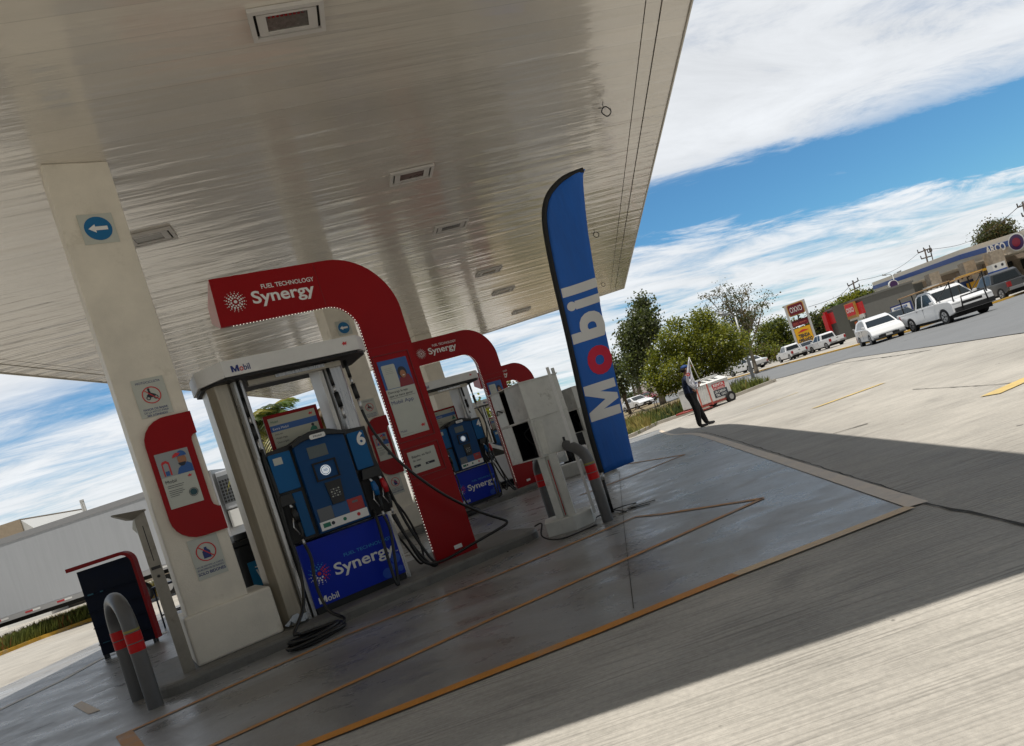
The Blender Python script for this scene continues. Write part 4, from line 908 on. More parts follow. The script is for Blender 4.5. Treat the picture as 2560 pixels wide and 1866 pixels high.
mb = MB(); mb.box(-.045, .025, -.004, 0, .88, .905, M_black); mb.tube([(-.01, -.012, .82), (-.01, 0, .82)], .012, M_black, 8); mb.box(-.012, -.006, -.002, .001, .95, 1.25, M_cav); mb.build('slot', t)
mb = MB(); mb.add([(-.20, -.06, 1.40), (.04, -.06, 1.375), (.06, .14, 1.375), (-.20, .14, 1.40), (-.11, -.02, 1.335), (-.06, .0, 1.32), (-.06, .08, 1.32), (-.11, .1, 1.335)], [(0, 1, 2, 3), (0, 4, 5, 1), (3, 2, 6, 7), (4, 7, 6, 5), (0, 3, 7, 4), (1, 5, 6, 2)], M_post)
mb.add([(-.06, -.002, 1.20), (-.085, -.004, 1.25), (-.07, -.004, 1.30), (-.05, -.002, 1.33)], [(0, 1, 2, 3)], M_cabm); mb.build('bent_cap', t)
ps = G(452, 1558); t = thing('folding_stand', 'small dark blue folding stand on the pavement behind the plinth', 'stand', (ps.x, ps.y, 0), R(20))
M_std = mat('dark_blue_tube', (.01, .015, .035), .4); mb = MB()
for x, y_ in ((-.22, 0), (.22, 0), (-.22, .3), (.22, .3)): mb.tube([(x, y_, 0), (x*.95, y_, .62)], .014, M_std, 6)
parts(mb, 'leg', t); mb = MB(); mb.box(-.24, .24, -.03, .33, .61, .64, M_std); mb.build('top', t); mb = MB(); mb.tube([(-.22, 0, .2), (.22, 0, .2)], .012, M_std, 6); mb.tube([(-.22, .3, .2), (.22, .3, .2)], .012, M_std, 6); parts(mb, 'rung', t)
pb = G(672, 1500, .1); pb = ICOL+EX*.62+EN*.98
t = thing('waste_bin', 'black waste bin with a light blue label behind pump 6', 'waste bin', (pb.x, pb.y, .1), TH)
mb = MB(); mb.prismz(rrect(0, .42, 0, .40, .06, 4), 0, .80, M_black); mb.build('bin_body', t, bevel=.01)
mb = MB(); mb.prismz(rrect(-.015, .435, -.015, .415, .06, 4), .80, .86, M_black); mb.prismz(rrect(.05, .37, .05, .35, .08, 4), .86, .93, M_black); mb.build('lid', t, bevel=.01)
mb = MB(); mb.box(.09, .33, -.004, 0, .36, .62, mat('label_light_blue', (.0, .17, .33), .5)); mb.add([(.15+p, -.006, .41+q) for p, q in ((0, .12), (.015, .12), (.035, .015), (.085, .015), (.105, .12), (.12, .12), (.095, 0), (.025, 0))], [tuple(range(8))], M_wht); mb.box(.15, .27, -.007, -.006, .55, .562, M_wht); mb.build('label', t)

# ================================================================ beyond the forecourt
YR = -.128; RX = Vector((math.cos(YR), -math.sin(YR), 0)); RY = Vector((math.sin(YR), math.cos(YR), 0)); THR = -YR
def gD(x, y, D, dz=0.):
    p = atD(x, y, D); return Vector((p.x, p.y, zg(p.x, p.y)+dz))
# ---- vehicles
M_tyre = mat('tyre', (.012, .012, .012), .8); M_rim = mat('wheel_rim', (.42, .42, .42), .35, metal=.7); M_glass = mat('car_glass', (.015, .02, .022), .08, spec=.8)
M_under = mat('underbody', (.006, .006, .006), .9); M_lamp = mat('headlamp', (.5, .52, .54), .12, spec=.8); M_tail = mat('tail_lamp', (.30, .01, .01), .25); M_plate = mat('number_plate', (.6, .6, .58), .5)
M_chr = mat('chrome', (.6, .6, .6), .12, metal=1.); M_trim = mat('black_trim', (.012, .012, .013), .5)
def carpaint(n_, c): return mat('paint_'+n_, c, .28, coat=.6, spec=.5)
P_white = carpaint('white', (.72, .73, .74)); P_dark = carpaint('dark_grey', (.045, .047, .05)); P_silver = carpaint('silver', (.32, .33, .34)); P_black = carpaint('black', (.012, .013, .015)); P_red = carpaint('maroon', (.20, .01, .015))
SHAPES = {
 'hatch': dict(L=3.8, W=1.66, lower=[(-1.86, .30), (-1.90, .62), (-1.80, .95), (-1.2, .97), (.72, .95), (1.35, .86), (1.72, .72), (1.88, .50), (1.86, .24)], green=[(-1.80, .94), (-1.55, 1.38), (-.9, 1.50), (-.1, 1.49), (.32, 1.36), (1.05, .90)], wb=(-1.22, 1.20), wr=.30,
   win=[[(-1.38, .99), (-1.25, 1.30), (-.86, 1.40), (-.86, .98)], [(-.80, .98), (-.80, 1.41), (-.15, 1.41), (-.15, .97)], [(-.09, .97), (-.09, 1.40), (.26, 1.29), (.82, .95)]], wsh=((.32, 1.36), (1.05, .90)), rear=((-1.80, .94), (-1.55, 1.38)), bed=None),
 'pickup': dict(L=5.1, W=1.80, lower=[(-2.52, .50), (-2.52, 1.02), (.98, 1.05), (1.15, 1.06), (2.20, 1.0), (2.45, .88), (2.50, .42)], green=[(-.78, 1.04), (-.70, 1.60), (-.45, 1.72), (.35, 1.72), (.58, 1.64), (1.20, 1.05)], wb=(-1.55, 1.60), wr=.37,
   win=[[(-.62, 1.08), (-.58, 1.56), (-.42, 1.62), (-.12, 1.62), (-.12, 1.08)], [(-.03, 1.08), (-.03, 1.62), (.33, 1.62), (.50, 1.56), (.98, 1.08)]], wsh=((.58, 1.64), (1.20, 1.05)), rear=((-.78, 1.04), (-.70, 1.60)), bed=(-2.46, -.84)),
 'sedan': dict(L=4.4, W=1.75, lower=[(-2.15, .32), (-2.2, .85), (-1.5, .95), (.95, .93), (1.7, .82), (2.12, .62), (2.15, .26)], green=[(-1.55, .93), (-1.0, 1.36), (-.4, 1.44), (.15, 1.42), (1.0, .92)], wb=(-1.32, 1.32), wr=.31,
   win=[[(-1.25, .96), (-.92, 1.30), (-.45, 1.36), (-.45, .96)], [(-.38, .96), (-.38, 1.36), (.13, 1.34), (.78, .95)]], wsh=((.15, 1.42), (1.0, .92)), rear=((-1.55, .93), (-1.0, 1.36)), bed=None),
 'suv': dict(L=4.6, W=1.85, lower=[(-2.2, .40), (-2.25, 1.05), (1.0, 1.06), (1.9, .98), (2.2, .80), (2.22, .34)], green=[(-2.22, 1.05), (-2.05, 1.62), (-1.7, 1.72), (.1, 1.72), (.4, 1.62), (1.1, 1.06)], wb=(-1.4, 1.4), wr=.37,
   win=[[(-1.95, 1.10), (-1.85, 1.58), (-1.15, 1.62), (-1.15, 1.10)], [(-1.08, 1.10), (-1.08, 1.62), (-.35, 1.62), (-.35, 1.10)], [(-.28, 1.10), (-.28, 1.62), (.12, 1.62), (.36, 1.55), (.85, 1.10)]], wsh=((.4, 1.62), (1.1, 1.06)), rear=((-2.22, 1.05), (-2.05, 1.62)), bed=None)}
def vehicle(kind, name, label, cat, pos, heading, paint, scale=1., group=None, extras=None):
    s = SHAPES[kind]; t = thing(name, label, cat, pos, heading, group); t.scale = (scale,)*3
    W = s['W']/2; lo = s['lower']; wr = s['wr']; zb = min(p[1] for p in lo)
    # lower outline with wheel arches
    out_ = list(lo); zf, zr = lo[-1][1], lo[0][1]; arch = []
    for wx in (s['wb'][1], s['wb'][0]):
        for i in range(9): a = R(180*i/8); arch.append((wx+(wr+.07)*math.cos(a), max(.27, wr*.9)+(wr+.07)*math.sin(a)*.92))
    poly = lo+arch; n = len(poly)
    mb = MB(); vs = [(x, -W, z) for x, z in poly]+[(x, W, z) for x, z in poly]
    fs = [tuple(range(n)), tuple(range(2*n-1, n-1, -1))]+[(i, n+i, n+(i+1) % n, (i+1) % n) for i in range(n)]; mb.add(vs, fs, paint)
    g = s['green']; zt = max(p[1] for p in g); z0_ = g[0][1]
    def wy(z): return W-.02-.17*(z-z0_)/(zt-z0_)
    m_ = len(g); vs = [(x, -wy(z), z) for x, z in g]+[(x, wy(z), z) for x, z in g]
    mb.add(vs, [tuple(range(m_)), tuple(range(2*m_-1, m_-1, -1))]+[(i, m_+i, m_+(i+1) % m_, (i+1) % m_) for i in range(m_)], paint)
    if s['bed']: x0, x1 = s['bed']; mb.box(x0, x1, -W+.10, W-.10, .98, 1.035 if lo[1][1] < 1.03 else 1.02, M_under)
    mb.build('body', t, bevel=.035)
    mb = MB(); mb.box(-s['L']/2+.15, s['L']/2-.15, -W+.12, W-.12, .20, .45, M_under)
    mb.build('underbody', t)
    for sd_ in (-1, 1):
        for w_ in s['win']:
            pts = [(x, sd_*(wy(z)+.006), z) for x, z in w_]; q = MB(); q.add(pts, [tuple(range(len(pts)))], M_glass); q.build('side_window', t)
        for wx in s['wb']:
            q = MB(); q.tube([(wx, sd_*(W-.02), wr), (wx, sd_*(W-.22), wr)], wr, M_tyre, 20, smooth=False); o = q.build('wheel', t)
            q = MB(); q.tube([(wx, sd_*(W-.012), wr), (wx, sd_*(W-.05), wr)], wr*.62, M_rim, 16, smooth=False); q.tube([(wx, sd_*(W+.0), wr), (wx, sd_*(W-.03), wr)], wr*.16, M_trim, 8, smooth=False)
            for k in range(5):
                a = 2*math.pi*k/5; q.add([(wx+wr*(.3*math.cos(a-.35)), sd_*(W-.009), wr+wr*.3*math.sin(a-.35)), (wx+wr*(.3*math.cos(a+.35)), sd_*(W-.009), wr+wr*.3*math.sin(a+.35)), (wx+wr*.55*math.cos(a+.2), sd_*(W-.009), wr+wr*.55*math.sin(a+.2)), (wx+wr*.55*math.cos(a-.2), sd_*(W-.009), wr+wr*.55*math.sin(a-.2))], [(0, 1, 2, 3)], M_trim)
            q.build('rim', o)
        q = MB(); mx_ = s['wsh'][1][0]-.12; q.box(mx_-.08, mx_+.05, sd_*(W+.02) if sd_ > 0 else -W-.16, sd_*(W+.16) if sd_ > 0 else -W-.02, z0_+.02, z0_+.15, paint); q.build('mirror', t, bevel=.02)
    for sd_ in (-1, 1):
        for w_ in s['win'][1:]:
            q = MB(); xs = w_[0][0]-.035; q.box(xs-.006, xs+.006, *(sorted((sd_*(W+.001), sd_*(W+.004)))), max(zb+.12, .38), z0_-.03, M_trim); q.build('door_seam', t)
    def slab(p, q_, inset_, m, nm, off):
        (xa, za), (xb, zb2) = p, q_; q = MB(); f = .12; xa2, za2 = xa+(xb-xa)*f, za+(zb2-za)*f; xb2, zb3 = xa+(xb-xa)*(1-f), za+(zb2-za)*(1-f)
        d = Vector((xb-xa, 0, zb2-za)).normalized(); nn = Vector((d.z, 0, -d.x)); nn = nn if nn.x*off > 0 else -nn; nn *= .008
        q.add([(xa2+nn.x, -wy(za2)+inset_, za2+nn.z), (xa2+nn.x, wy(za2)-inset_, za2+nn.z), (xb2+nn.x, wy(zb3)-inset_, zb3+nn.z), (xb2+nn.x, -wy(zb3)+inset_, zb3+nn.z)], [(0, 1, 2, 3)], m); q.build(nm, t)
    slab(s['wsh'][0], s['wsh'][1], .09, M_glass, 'windscreen', 1); slab(s['rear'][0], s['rear'][1], .14, M_glass, 'rear_window', -1)
    L2 = s['L']/2; xf = lo[-1][0]; fr_ = lo[-2]; rr0 = lo[0]; rr1 = lo[1]
    fz_ = fr_[1]
    for sd_ in (-1, 1):
        q = MB(); y0_, y1_ = (sd_*(W-.40), sd_*(W-.03)); y0_, y1_ = min(y0_, y1_), max(y0_, y1_); q.box(fr_[0]-.22, fr_[0]+.012, y0_, y1_, fz_-.17, fz_-.03, M_lamp); q.build('headlight', t, bevel=.02)
        q = MB(); y0_, y1_ = (sd_*(W-.20), sd_*(W+.006)); y0_, y1_ = min(y0_, y1_), max(y0_, y1_); q.box(rr0[0]-.03, rr0[0]+.12, y0_, y1_, rr1[1]-.36, rr1[1]-.06, M_tail); q.build('tail_light', t, bevel=.01)
    q = MB(); q.box(xf-.10, fr_[0]+.02, -W*.48, W*.48, fz_-.20, fz_-.06, M_trim); q.box(xf-.06, max(xf, fr_[0])+.03, -W*.62, W*.62, zf+.04, zf+.18, M_trim); q.build('grille', t, bevel=.01)
    q = MB(); q.box(xf-.25, max(xf, fr_[0])+.05, -W+.03, W-.03, zf-.02, zf+.05, M_trim if kind != 'pickup' else M_silv); q.build('front_bumper', t, bevel=.02)
    q = MB(); q.box(rr0[0]-.10, rr0[0]+.1, -W+.03, W-.03, rr0[1]-.06, rr0[1]+.12, M_trim if kind != 'pickup' else M_silv); q.build('rear_bumper', t, bevel=.02)
    q = MB(); q.box(max(xf, fr_[0])+.051, max(xf, fr_[0])+.06, -.16, .16, zf+.06, zf+.17, M_plate); q.build('front_plate', t)
    q = MB(); q.box(rr0[0]-.112, rr0[0]-.101, -.16, .16, rr0[1]-.02, rr0[1]+.10, M_plate); q.build('rear_plate', t)
    if kind == 'pickup':
        q = MB(); q.box(rr1[0]-.012, rr1[0], -.09, .09, .86, .92, M_trim); q.build('tailgate_handle', t)
    for (x0, x1) in ((-.10, .02), (-.70, -.58)):
        q = MB(); [q.box(x0, x1, y_, y_+.02, z0_-.12, z0_-.09, M_trim) for y_ in (-W-.012, W-.008)]; parts(q, 'door_handle', t)
    if extras: extras(t)
    return t
M_silv = mat('bumper_steel', (.30, .30, .30), .35, metal=.6)
def hd(psi, toward=True): # heading angle: psi degrees from picture-right, turning towards the camera
    v = RX*math.cos(R(psi)) - RY*math.sin(R(psi)) if toward else -RX*math.cos(R(psi)) + RY*math.sin(R(psi)); return math.atan2(v.y, v.x)
def hs(pos, psi, toward=True):      # the same, measured from the line of sight to the place itself
    f = Vector((pos.x, pos.y, 0)).normalized(); r_ = Vector((f.y, -f.x, 0)); k = 1 if toward else -1
    v = (r_*math.cos(R(psi)) - f*math.sin(R(psi)))*k; return math.atan2(v.y, v.x)
M_wood = mat('rack_wood', (.30, .17, .06), .6, var=.2)
def rack_extras(t):
    q = MB()
    for y_ in (-.72, .72):
        for x in (-2.3, -1.0): q.tube([(x, y_, 1.0), (x, y_, 1.86)], .03, M_trim, 6)
        q.tube([(-2.45, y_, 1.84), (2.55, y_, 1.84)], .035, M_wood, 6); q.tube([(2.35, y_, .6), (2.45, y_, 1.86)], .03, M_trim, 6); q.tube([(1.1, y_*1.1, 1.1), (2.5, y_, 1.80)], .02, M_trim, 5)
    q.build('overhead_rack', t)
    q = MB(); q.tube([(2.62, -.55, .55), (2.62, -.5, 1.05), (2.62, .5, 1.05), (2.62, .55, .55)], .035, M_trim, 6); q.box(2.52, 2.60, -.85, .85, .42, .62, M_trim); q.build('brush_guard', t)
vehicle('pickup', 'white_pickup', 'white pickup truck with an overhead rack crossing the street, nearest vehicle at right', 'pickup truck', gD(2372, 812, 36), hs(gD(2372, 812, 36), 63), P_white, 0.92, extras=rack_extras)
vehicle('hatch', 'white_hatchback', 'white hatchback on the street left of the white pickup with the rack', 'car', gD(2205, 853, 38.5), hs(gD(2205, 853, 38.5), 77), P_white, 0.88)
vehicle('pickup', 'dark_pickup', 'dark grey pickup truck seen from behind at the right edge of the street', 'pickup truck', gD(2512, 742, 46), hs(gD(2512, 742, 46), 64, False), P_dark, 0.88)
vehicle('sedan', 'dark_car', 'dark car partly hidden behind the bed of the white pickup with the rack', 'car', gD(2258, 824, 47), hs(gD(2258, 824, 47), 68), P_black, 0.85)
vehicle('pickup', 'parked_pickup', 'white parked pickup seen from behind beside the yellow price panel pylon', 'pickup truck', gD(2070, 874, 62), hs(gD(2070, 874, 62), 62, False), P_white, 0.76)
vehicle('pickup', 'parked_pickup', 'leftmost white parked pickup under the trees left of the yellow pylon sign', 'pickup truck', gD(1984, 900, 64), hs(gD(1984, 900, 64), 70, False), P_white, 0.76)
vehicle('sedan', 'parked_sedan', 'silver sedan parked between the two white pickups below the pylon', 'car', gD(2022, 886, 66), hs(gD(2022, 886, 66), 70), P_silver, 0.78)
vehicle('sedan', 'distant_car', 'small white car on the street behind the lamp post and green tree', 'car', gD(1871, 931, 72), hs(gD(1871, 931, 72), 50, False), P_white, 1.0)
vehicle('sedan', 'store_car', 'white car parked in front of the red-banded store', 'car', gD(2150, 836, 76), hs(gD(2150, 836, 76), 70), P_white, 0.72)
vehicle('sedan', 'far_car', 'tiny white car far down the street, seen just right of the banner', 'car', gD(1592, 1010, 75), hs(gD(1592, 1010, 75), 60), P_white, 1.0)
vehicle('sedan', 'far_car', 'tiny maroon car far down the street, left of the green tree trunk', 'car', gD(1612, 1001, 90), hs(gD(1612, 1001, 90), 60), P_red, 1.0)
vehicle('hatch', 'station_car', 'white car with a dark roof behind pump 4, seen through the island', 'car', gD(1238, 1235, 18.5), hs(gD(1238, 1235, 18.5), 8), P_white, 1.0)
vehicle('suv', 'station_suv', 'black vehicle behind the pedestal of the open white cabinet', 'car', gD(1372, 1190, 20), hs(gD(1372, 1190, 20), 5), P_black, .95)

# motorcycle behind the cabinet
p = gD(1408, 1190, 15.5); t = thing('parked_motorcycle', 'dark motorcycle with chrome parts behind the open cabinet legs', 'motorcycle', p, THR)
for x in (-.62, .62):
    q = MB(); q.tube([(x, -.05, .31), (x, .05, .31)], .31, M_tyre, 20, smooth=False); q.build('wheel', t); q = MB(); q.tube([(x, -.055, .31), (x, .055, .31)], .19, M_chr, 14, smooth=False); q.build('rim', t)
q = MB(); q.tube([(-.62, 0, .31), (-.2, 0, .45), (.3, 0, .72), (.62, 0, .31)], .035, M_trim, 8); q.box(-.22, .22, -.13, .13, .25, .52, M_chr); q.build('frame', t, bevel=.02)
q = MB(); q.tube([(-.15, 0, .72), (.1, 0, .80), (.34, 0, .74)], [.10, .15, .09], P_black, 12); q.build('tank', t)
q = MB(); q.tube([(-.75, 0, .72), (-.4, 0, .74), (-.12, 0, .70)], [.06, .12, .09], M_trim, 10); q.build('seat', t)
q = MB(); q.tube([(.30, -.36, .98), (.38, -.1, .94), (.38, .1, .94), (.30, .36, .98)], .016, M_chr, 8); q.tube([(.38, 0, .94), (.62, 0, .31)], .03, M_chr, 8); q.build('handlebar', t)
q = MB(); q.tube([(-.8, -.16, .22), (.1, -.17, .24)], .04, M_chr, 8); q.build('exhaust', t)
p = gD(1478, 1216, 13.2); q = MB(); q.box(-.55, .5, 0, .3, 0, .26, M_cabw); o = one(q, 'concrete_block', 'low whitish concrete block behind the hoop bollard by the banner', 'block', loc=p, bevel=.02); o.rotation_euler = (0, 0, THR)

# ---- person waving a flag
pf = G(1757, 1068); root = Vector((pf.x, pf.y, pf.z))
t = thing('person', 'person in dark shirt, black trousers and blue cap standing at the shadow edge', 'person', root, THR); t.scale = (.95, .95, .95)
M_shirt = mat('navy_shirt', (.012, .022, .06), .8, var=.1); M_pants = mat('black_trousers', (.008, .008, .010), .85, var=.1); M_shoe = mat('black_shoes', (.01, .01, .012), .5)
bm = bmesh.new(); lay = None
J = [((-.04, 0, .93), .19), ((-.02, 0, 1.10), .185), ((-.01, 0, 1.28), .175), ((0, 0, 1.40), .130), ((.01, 0, 1.48), .058), ((.03, 0, 1.55), .075), ((.04, 0, 1.63), .092), ((.035, 0, 1.69), .070),
     ((-.05, -.10, .86), .135), ((-.04, -.11, .50), .098), ((-.09, -.11, .10), .072), ((-.06, -.115, .05), .052), ((.08, -.125, .035), .040), ((.13, -.13, .03), .030),
     ((-.02, .10, .86), .135), ((.08, .11, .50), .098), ((.17, .11, .10), .072), ((.20, .115, .05), .052), ((.35, .12, .035), .040), ((.40, .12, .04), .030),
     ((.0, -.19, 1.37), .070), ((-.06, -.24, 1.12), .050), ((.13, -.24, 1.13), .036), ((.20, -.22, 1.17), .030),
     ((.0, .19, 1.37), .070), ((.02, .24, 1.12), .050), ((.20, .20, 1.08), .036), ((.26, .17, 1.10), .030)]
E_ = [(0, 1), (1, 2), (2, 3), (3, 4), (4, 5), (5, 6), (6, 7), (0, 8), (8, 9), (9, 10), (10, 11), (11, 12), (12, 13), (0, 14), (14, 15), (15, 16), (16, 17), (17, 18), (18, 19), (3, 20), (20, 21), (21, 22), (22, 23), (3, 24), (24, 25), (25, 26), (26, 27)]
fing = []
for hand, (hx, hy, hz) in ((23, (.20, -.22, 1.17)), (27, (.26, .17, 1.10))):
    for k, ln in enumerate((.030, .034, .032, .026)):
        i0 = len(J); z = hz+.03-.02*k; J.append(((hx+.035, hy, z), .0095)); J.append(((hx+.035+ln, hy+.012, z-.004), .0085)); J.append(((hx+.03+ln*.7, hy+.035, z-.012), .008)); E_ += [(hand, i0), (i0, i0+1), (i0+1, i0+2)]
    i0 = len(J); J.append(((hx+.02, hy-.01, hz+.045), .010)); J.append(((hx+.045, hy+.02, hz+.055), .009)); E_ += [(hand, i0), (i0, i0+1)]
me = bpy.data.meshes.new('person_skeleton'); me.from_pydata([j[0] for j in J], E_, []); o = bpy.data.objects.new('body', me); COL.objects.link(o)
sk = o.modifiers.new('skin', 'SKIN'); sk.use_smooth_shade = True; sb = o.modifiers.new('sub', 'SUBSURF'); sb.levels = 2; sb.render_levels = 2
for v, j in zip(me.skin_vertices[0].data, J): v.radius = (j[1], j[1])
me.skin_vertices[0].data[0].use_root = True
me2 = None
dg = bpy.context.evaluated_depsgraph_get(); me2 = bpy.data.meshes.new_from_object(o.evaluated_get(dg)); bpy.data.objects.remove(o)
me2.materials.clear()
for m_ in (M_pants, M_shirt, M_skin, M_shoe): me2.materials.append(m_)
for p_ in me2.polygons:
    c = p_.center; arm = abs(c.y) > .155 and c.z > .98
    p_.use_smooth = True
    p_.material_index = 3 if c.z < .085 else 0 if (c.z < 1.0 and not arm) else (2 if c.z > 1.465 or (arm and c.z < 1.19 and c.x > .0) else 1)
o = bpy.data.objects.new('body', me2); COL.objects.link(o); o.parent = t
def ell(mb, c, r_, m, n=14, zmin=-1.):
    vs = []; k = 8
    for i in range(k+1):
        ph = math.pi*i/k
        for j in range(n):
            a = 2*math.pi*j/n; vs.append((c[0]+r_[0]*math.sin(ph)*math.cos(a), c[1]+r_[1]*math.sin(ph)*math.sin(a), c[2]+r_[2]*max(math.cos(ph), zmin)))
    mb.add(vs, [(i*n+j, i*n+(j+1) % n, (i+1)*n+(j+1) % n, (i+1)*n+j) for i in range(k) for j in range(n)], m, True)
M_capb = mat('blue_cap', (.004, .04, .17), .7); M_capr = mat('red_brim', (.30, .01, .02), .7)
mb = MB(); ell(mb, (.03, 0, 1.675), (.115, .10, .075), M_capb, zmin=-.15); mb.build('cap', t)
mb = MB(); ell(mb, (.16, 0, 1.665), (.085, .075, .012), M_capr); mb.build('cap_brim', t)
mb = MB(); ell(mb, (-.005, 0, 1.63), (.10, .097, .075), mat('dark_hair', (.01, .008, .006), .8)); mb.build('hair', t)
mb = MB(); ell(mb, (.135, 0, 1.605), (.022, .014, .020), M_skin); mb.build('nose', t)
mb = MB()
for y_ in (-.035, .035): ell(mb, (.118, y_, 1.635), (.012, .012, .008), M_wht)
parts(mb, 'eye', t)
mb = MB()
for y_ in (-.095, .095): ell(mb, (.03, y_, 1.615), (.02, .012, .032), M_skin)
parts(mb, 'ear', t)
# the flag in the person's hands
FP = root+RY*(-.36)
def fp(x, y): u, v_, z = onface(1640+x/6.883, 860+y/6.883, FP, 0, THR); return u, z
t = thing('hand_flag', 'white flag with red and blue marks held over the shoulder of the standing person', 'flag', FP, THR)
M_hf = mat('white_flag_cloth', (.72, .73, .80), .75, bump=.2, bs=12)
rowsL = [(563, 240), (548, 330), (537, 430), (520, 540), (510, 640), (560, 715), (620, 755), (682, 798)]; rowsR = [(570, 240), (584, 330), (600, 450), (632, 560), (670, 640), (715, 660), (728, 690), (700, 780)]
mb = MB(); vs = []
for i, (a, b) in enumerate(zip(rowsL, rowsR)):
    ua, za = fp(*a); ub, zb = fp(*b)
    for j in range(7): s = j/6; vs.append((ua*(1-s)+ub*s, .03*math.sin(i*1.4+j*1.3)*min(1, i/3)+.02*math.sin(j*2.2), za*(1-s)+zb*s))
mb.add(vs, [(i*7+j, i*7+j+1, (i+1)*7+j+1, (i+1)*7+j) for i in range(7) for j in range(6)], M_hf, True); c_ = mb.build('cloth', t); q_ = c_.modifiers.new('t', 'SOLIDIFY'); q_.thickness = .003
mb = MB(); a = fp(566, 236); mb.tube([(a[0], .0, a[1]+.01), (a[0]+.10, .12, a[1]-.55), (a[0]+.18, .16, 1.13)], .009, M_white, 8); mb.build('flag_pole', t)
mb = MB(); a = fp(545, 530); mb.ring((a[0], -.045, a[1]), .022, .045, M_lred, 20, .004); mb.build('red_mark', t)
mb = MB(); a = fp(570, 590); mb.box(a[0]-.012, a[0]+.012, -.048, -.040, a[1]-.03, a[1]+.03, M_navy); a = fp(680, 675); mb.box(a[0]-.025, a[0]+.02, -.05, -.042, a[1]-.02, a[1]+.018, M_navy); parts(mb, 'blue_mark', t)

# ---- small white trailer
pt = gD(1790, 1002, 28.5); t = thing('rental_trailer', 'white panelled box trailer on a red frame with a painted rental sign', 'trailer', pt, THR+R(24))
M_tw = mat('trailer_panel', (.66, .66, .64), .5, var=.06, dirt=.25, ds=3, dcol=(.3, .27, .22)); M_tr = mat('red_frame', (.30, .05, .04), .5); M_pink = mat('faded_red_strap', (.55, .12, .08), .6)
t.scale = (1.15, 1.15, 1.15)
mb = MB(); mb.prismz([(-.72, -.02), (.78, -.02), (.78, .95), (-.72, .95)], .22, .88, M_tw); mb.build('box_body', t, bevel=.01)
mb = MB()
for i in range(5): mb.box(-.68+i*.10, -.655+i*.10, -.035, -.02, .24, .86, M_tw)
parts(mb, 'rib', t)
mb = MB(); mb.add([(-.74, -.04, .88), (.80, -.04, .88), (.80, .97, .90), (-.74, .97, .90), (-.74, .45, 1.03), (.80, .45, 1.05)], [(0, 1, 5, 4), (4, 5, 2, 3), (0, 4, 3), (1, 2, 5)], M_tw); mb.build('lid', t)
mb = MB(); [mb.box(-.5+i*.28, -.34+i*.28, .1, .40, 1.02, 1.10, M_tw) for i in range(4)]; parts(mb, 'roof_hatch', t, bevel=.01)
mb = MB(); mb.box(-.70, -.665, -.05, -.02, .15, .88, M_pink); mb.box(-.22, -.185, -.05, -.02, .12, .88, M_pink); parts(mb, 'strap', t)
mb = MB(); mb.box(-.75, .80, -.04, 0, .14, .21, M_tr); mb.box(-.75, .80, .9, .95, .14, .21, M_tr); mb.tube([(-.74, 0, .17), (-1.45, .45, .17), (-.74, .9, .17)], .035, M_tr, 6); mb.box(-.9, -.3, -.1, .0, .05, .09, M_tr); mb.build('chassis', t)
for y_ in (-.05, .93):
    mb = MB(); mb.tube([(.62, y_-.07, .19), (.62, y_+.07, .19)], .19, M_tyre, 18, smooth=False); o = mb.build('wheel', t); mb = MB(); mb.tube([(.62, y_-.075, .19), (.62, y_+.075, .19)], .10, M_rim, 12, smooth=False); mb.build('rim', o)
mb = MB(); mb.box(.0, .58, -.026, -.021, .66, .80, M_lred); mb.box(.02, .56, -.024, -.021, .58, .65, M_lred); mb.box(.0, .62, -.024, -.021, .30, .56, M_ink); mb.build('sign_blocks', t)
mb = MB(); mb.text('RENTA', .05, -.028, .685, M_wht, w=.48, h=.09, bold=.03); mb.text('DE CARROS', .05, -.026, .595, M_wht, w=.45, h=.04, bold=.03); mb.text('DE CARGA', .05, -.026, .45, M_wht, w=.5, h=.075, bold=.03); mb.text('TEL 1542', .05, -.026, .335, M_wht, w=.5, h=.075, bold=.03); mb.build('lettering', t)

# ---------------------------------------------------------------- kerbs, soil and grass beyond the forecourt
KP = [(-7.5, 23.8), (-1., 24.9), (1.0, 26.3), (2.2, 29.3), (4.6, 30.3), (7.6, 30.3)]
kerb('kerb', KP, .22, M_pave, .13)
mb = MB()
A_ = [(-7.5, 24.), (-1., 25.05), (1.0, 26.45), (2.15, 29.45), (4.6, 30.45), (7.5, 30.45)]; B_ = [(-7.5, 130.), (-4., 130.), (0., 130.), (3., 130.), (4.6, 115.), (6.2, 60.)]
vs = []
for k in range(21):
    s = (k/20)**2
    for a, b in zip(A_, B_): x = a[0]*(1-s)+b[0]*s; y = a[1]*(1-s)+b[1]*s; vs.append((x, y, zg(x, y)+.03))
mb.add(vs, [(k*6+i, k*6+i+1, (k+1)*6+i+1, (k+1)*6+i) for k in range(20) for i in range(5)], M_dirt, True); one(mb, 'soil', None, None, kind='structure')
kl = [G(x, y)[:2] for x, y in ((-160, 1695), (0, 1640), (100, 1600), (215, 1558), (440, 1475), (640, 1405))]
kerb('yellow_kerb', kl, .25, M_yellow, .14)
mb = MB(); vs = []
for k in range(9):
    s = k/8
    for a in kl: x = a[0]+RY.x*(.15+s*9.0); y = a[1]+RY.y*(.15+s*9.0); vs.append((x, y, zg(x, y)+.035))
n_ = len(kl); mb.add(vs, [(k*n_+i, k*n_+i+1, (k+1)*n_+i+1, (k+1)*n_+i) for k in range(8) for i in range(n_-1)], M_dirt, True); one(mb, 'verge_soil', None, None, kind='structure')
M_gr = [mat('grass_green', (.15, .18, .035), .8, var=.35, vs=3), mat('grass_yellow', (.34, .28, .08), .8, var=.3, vs=3), mat('grass_rust', (.22, .10, .025), .8, var=.3, vs=3), mat('grass_dark', (.05, .085, .02), .8, var=.3, vs=3)]
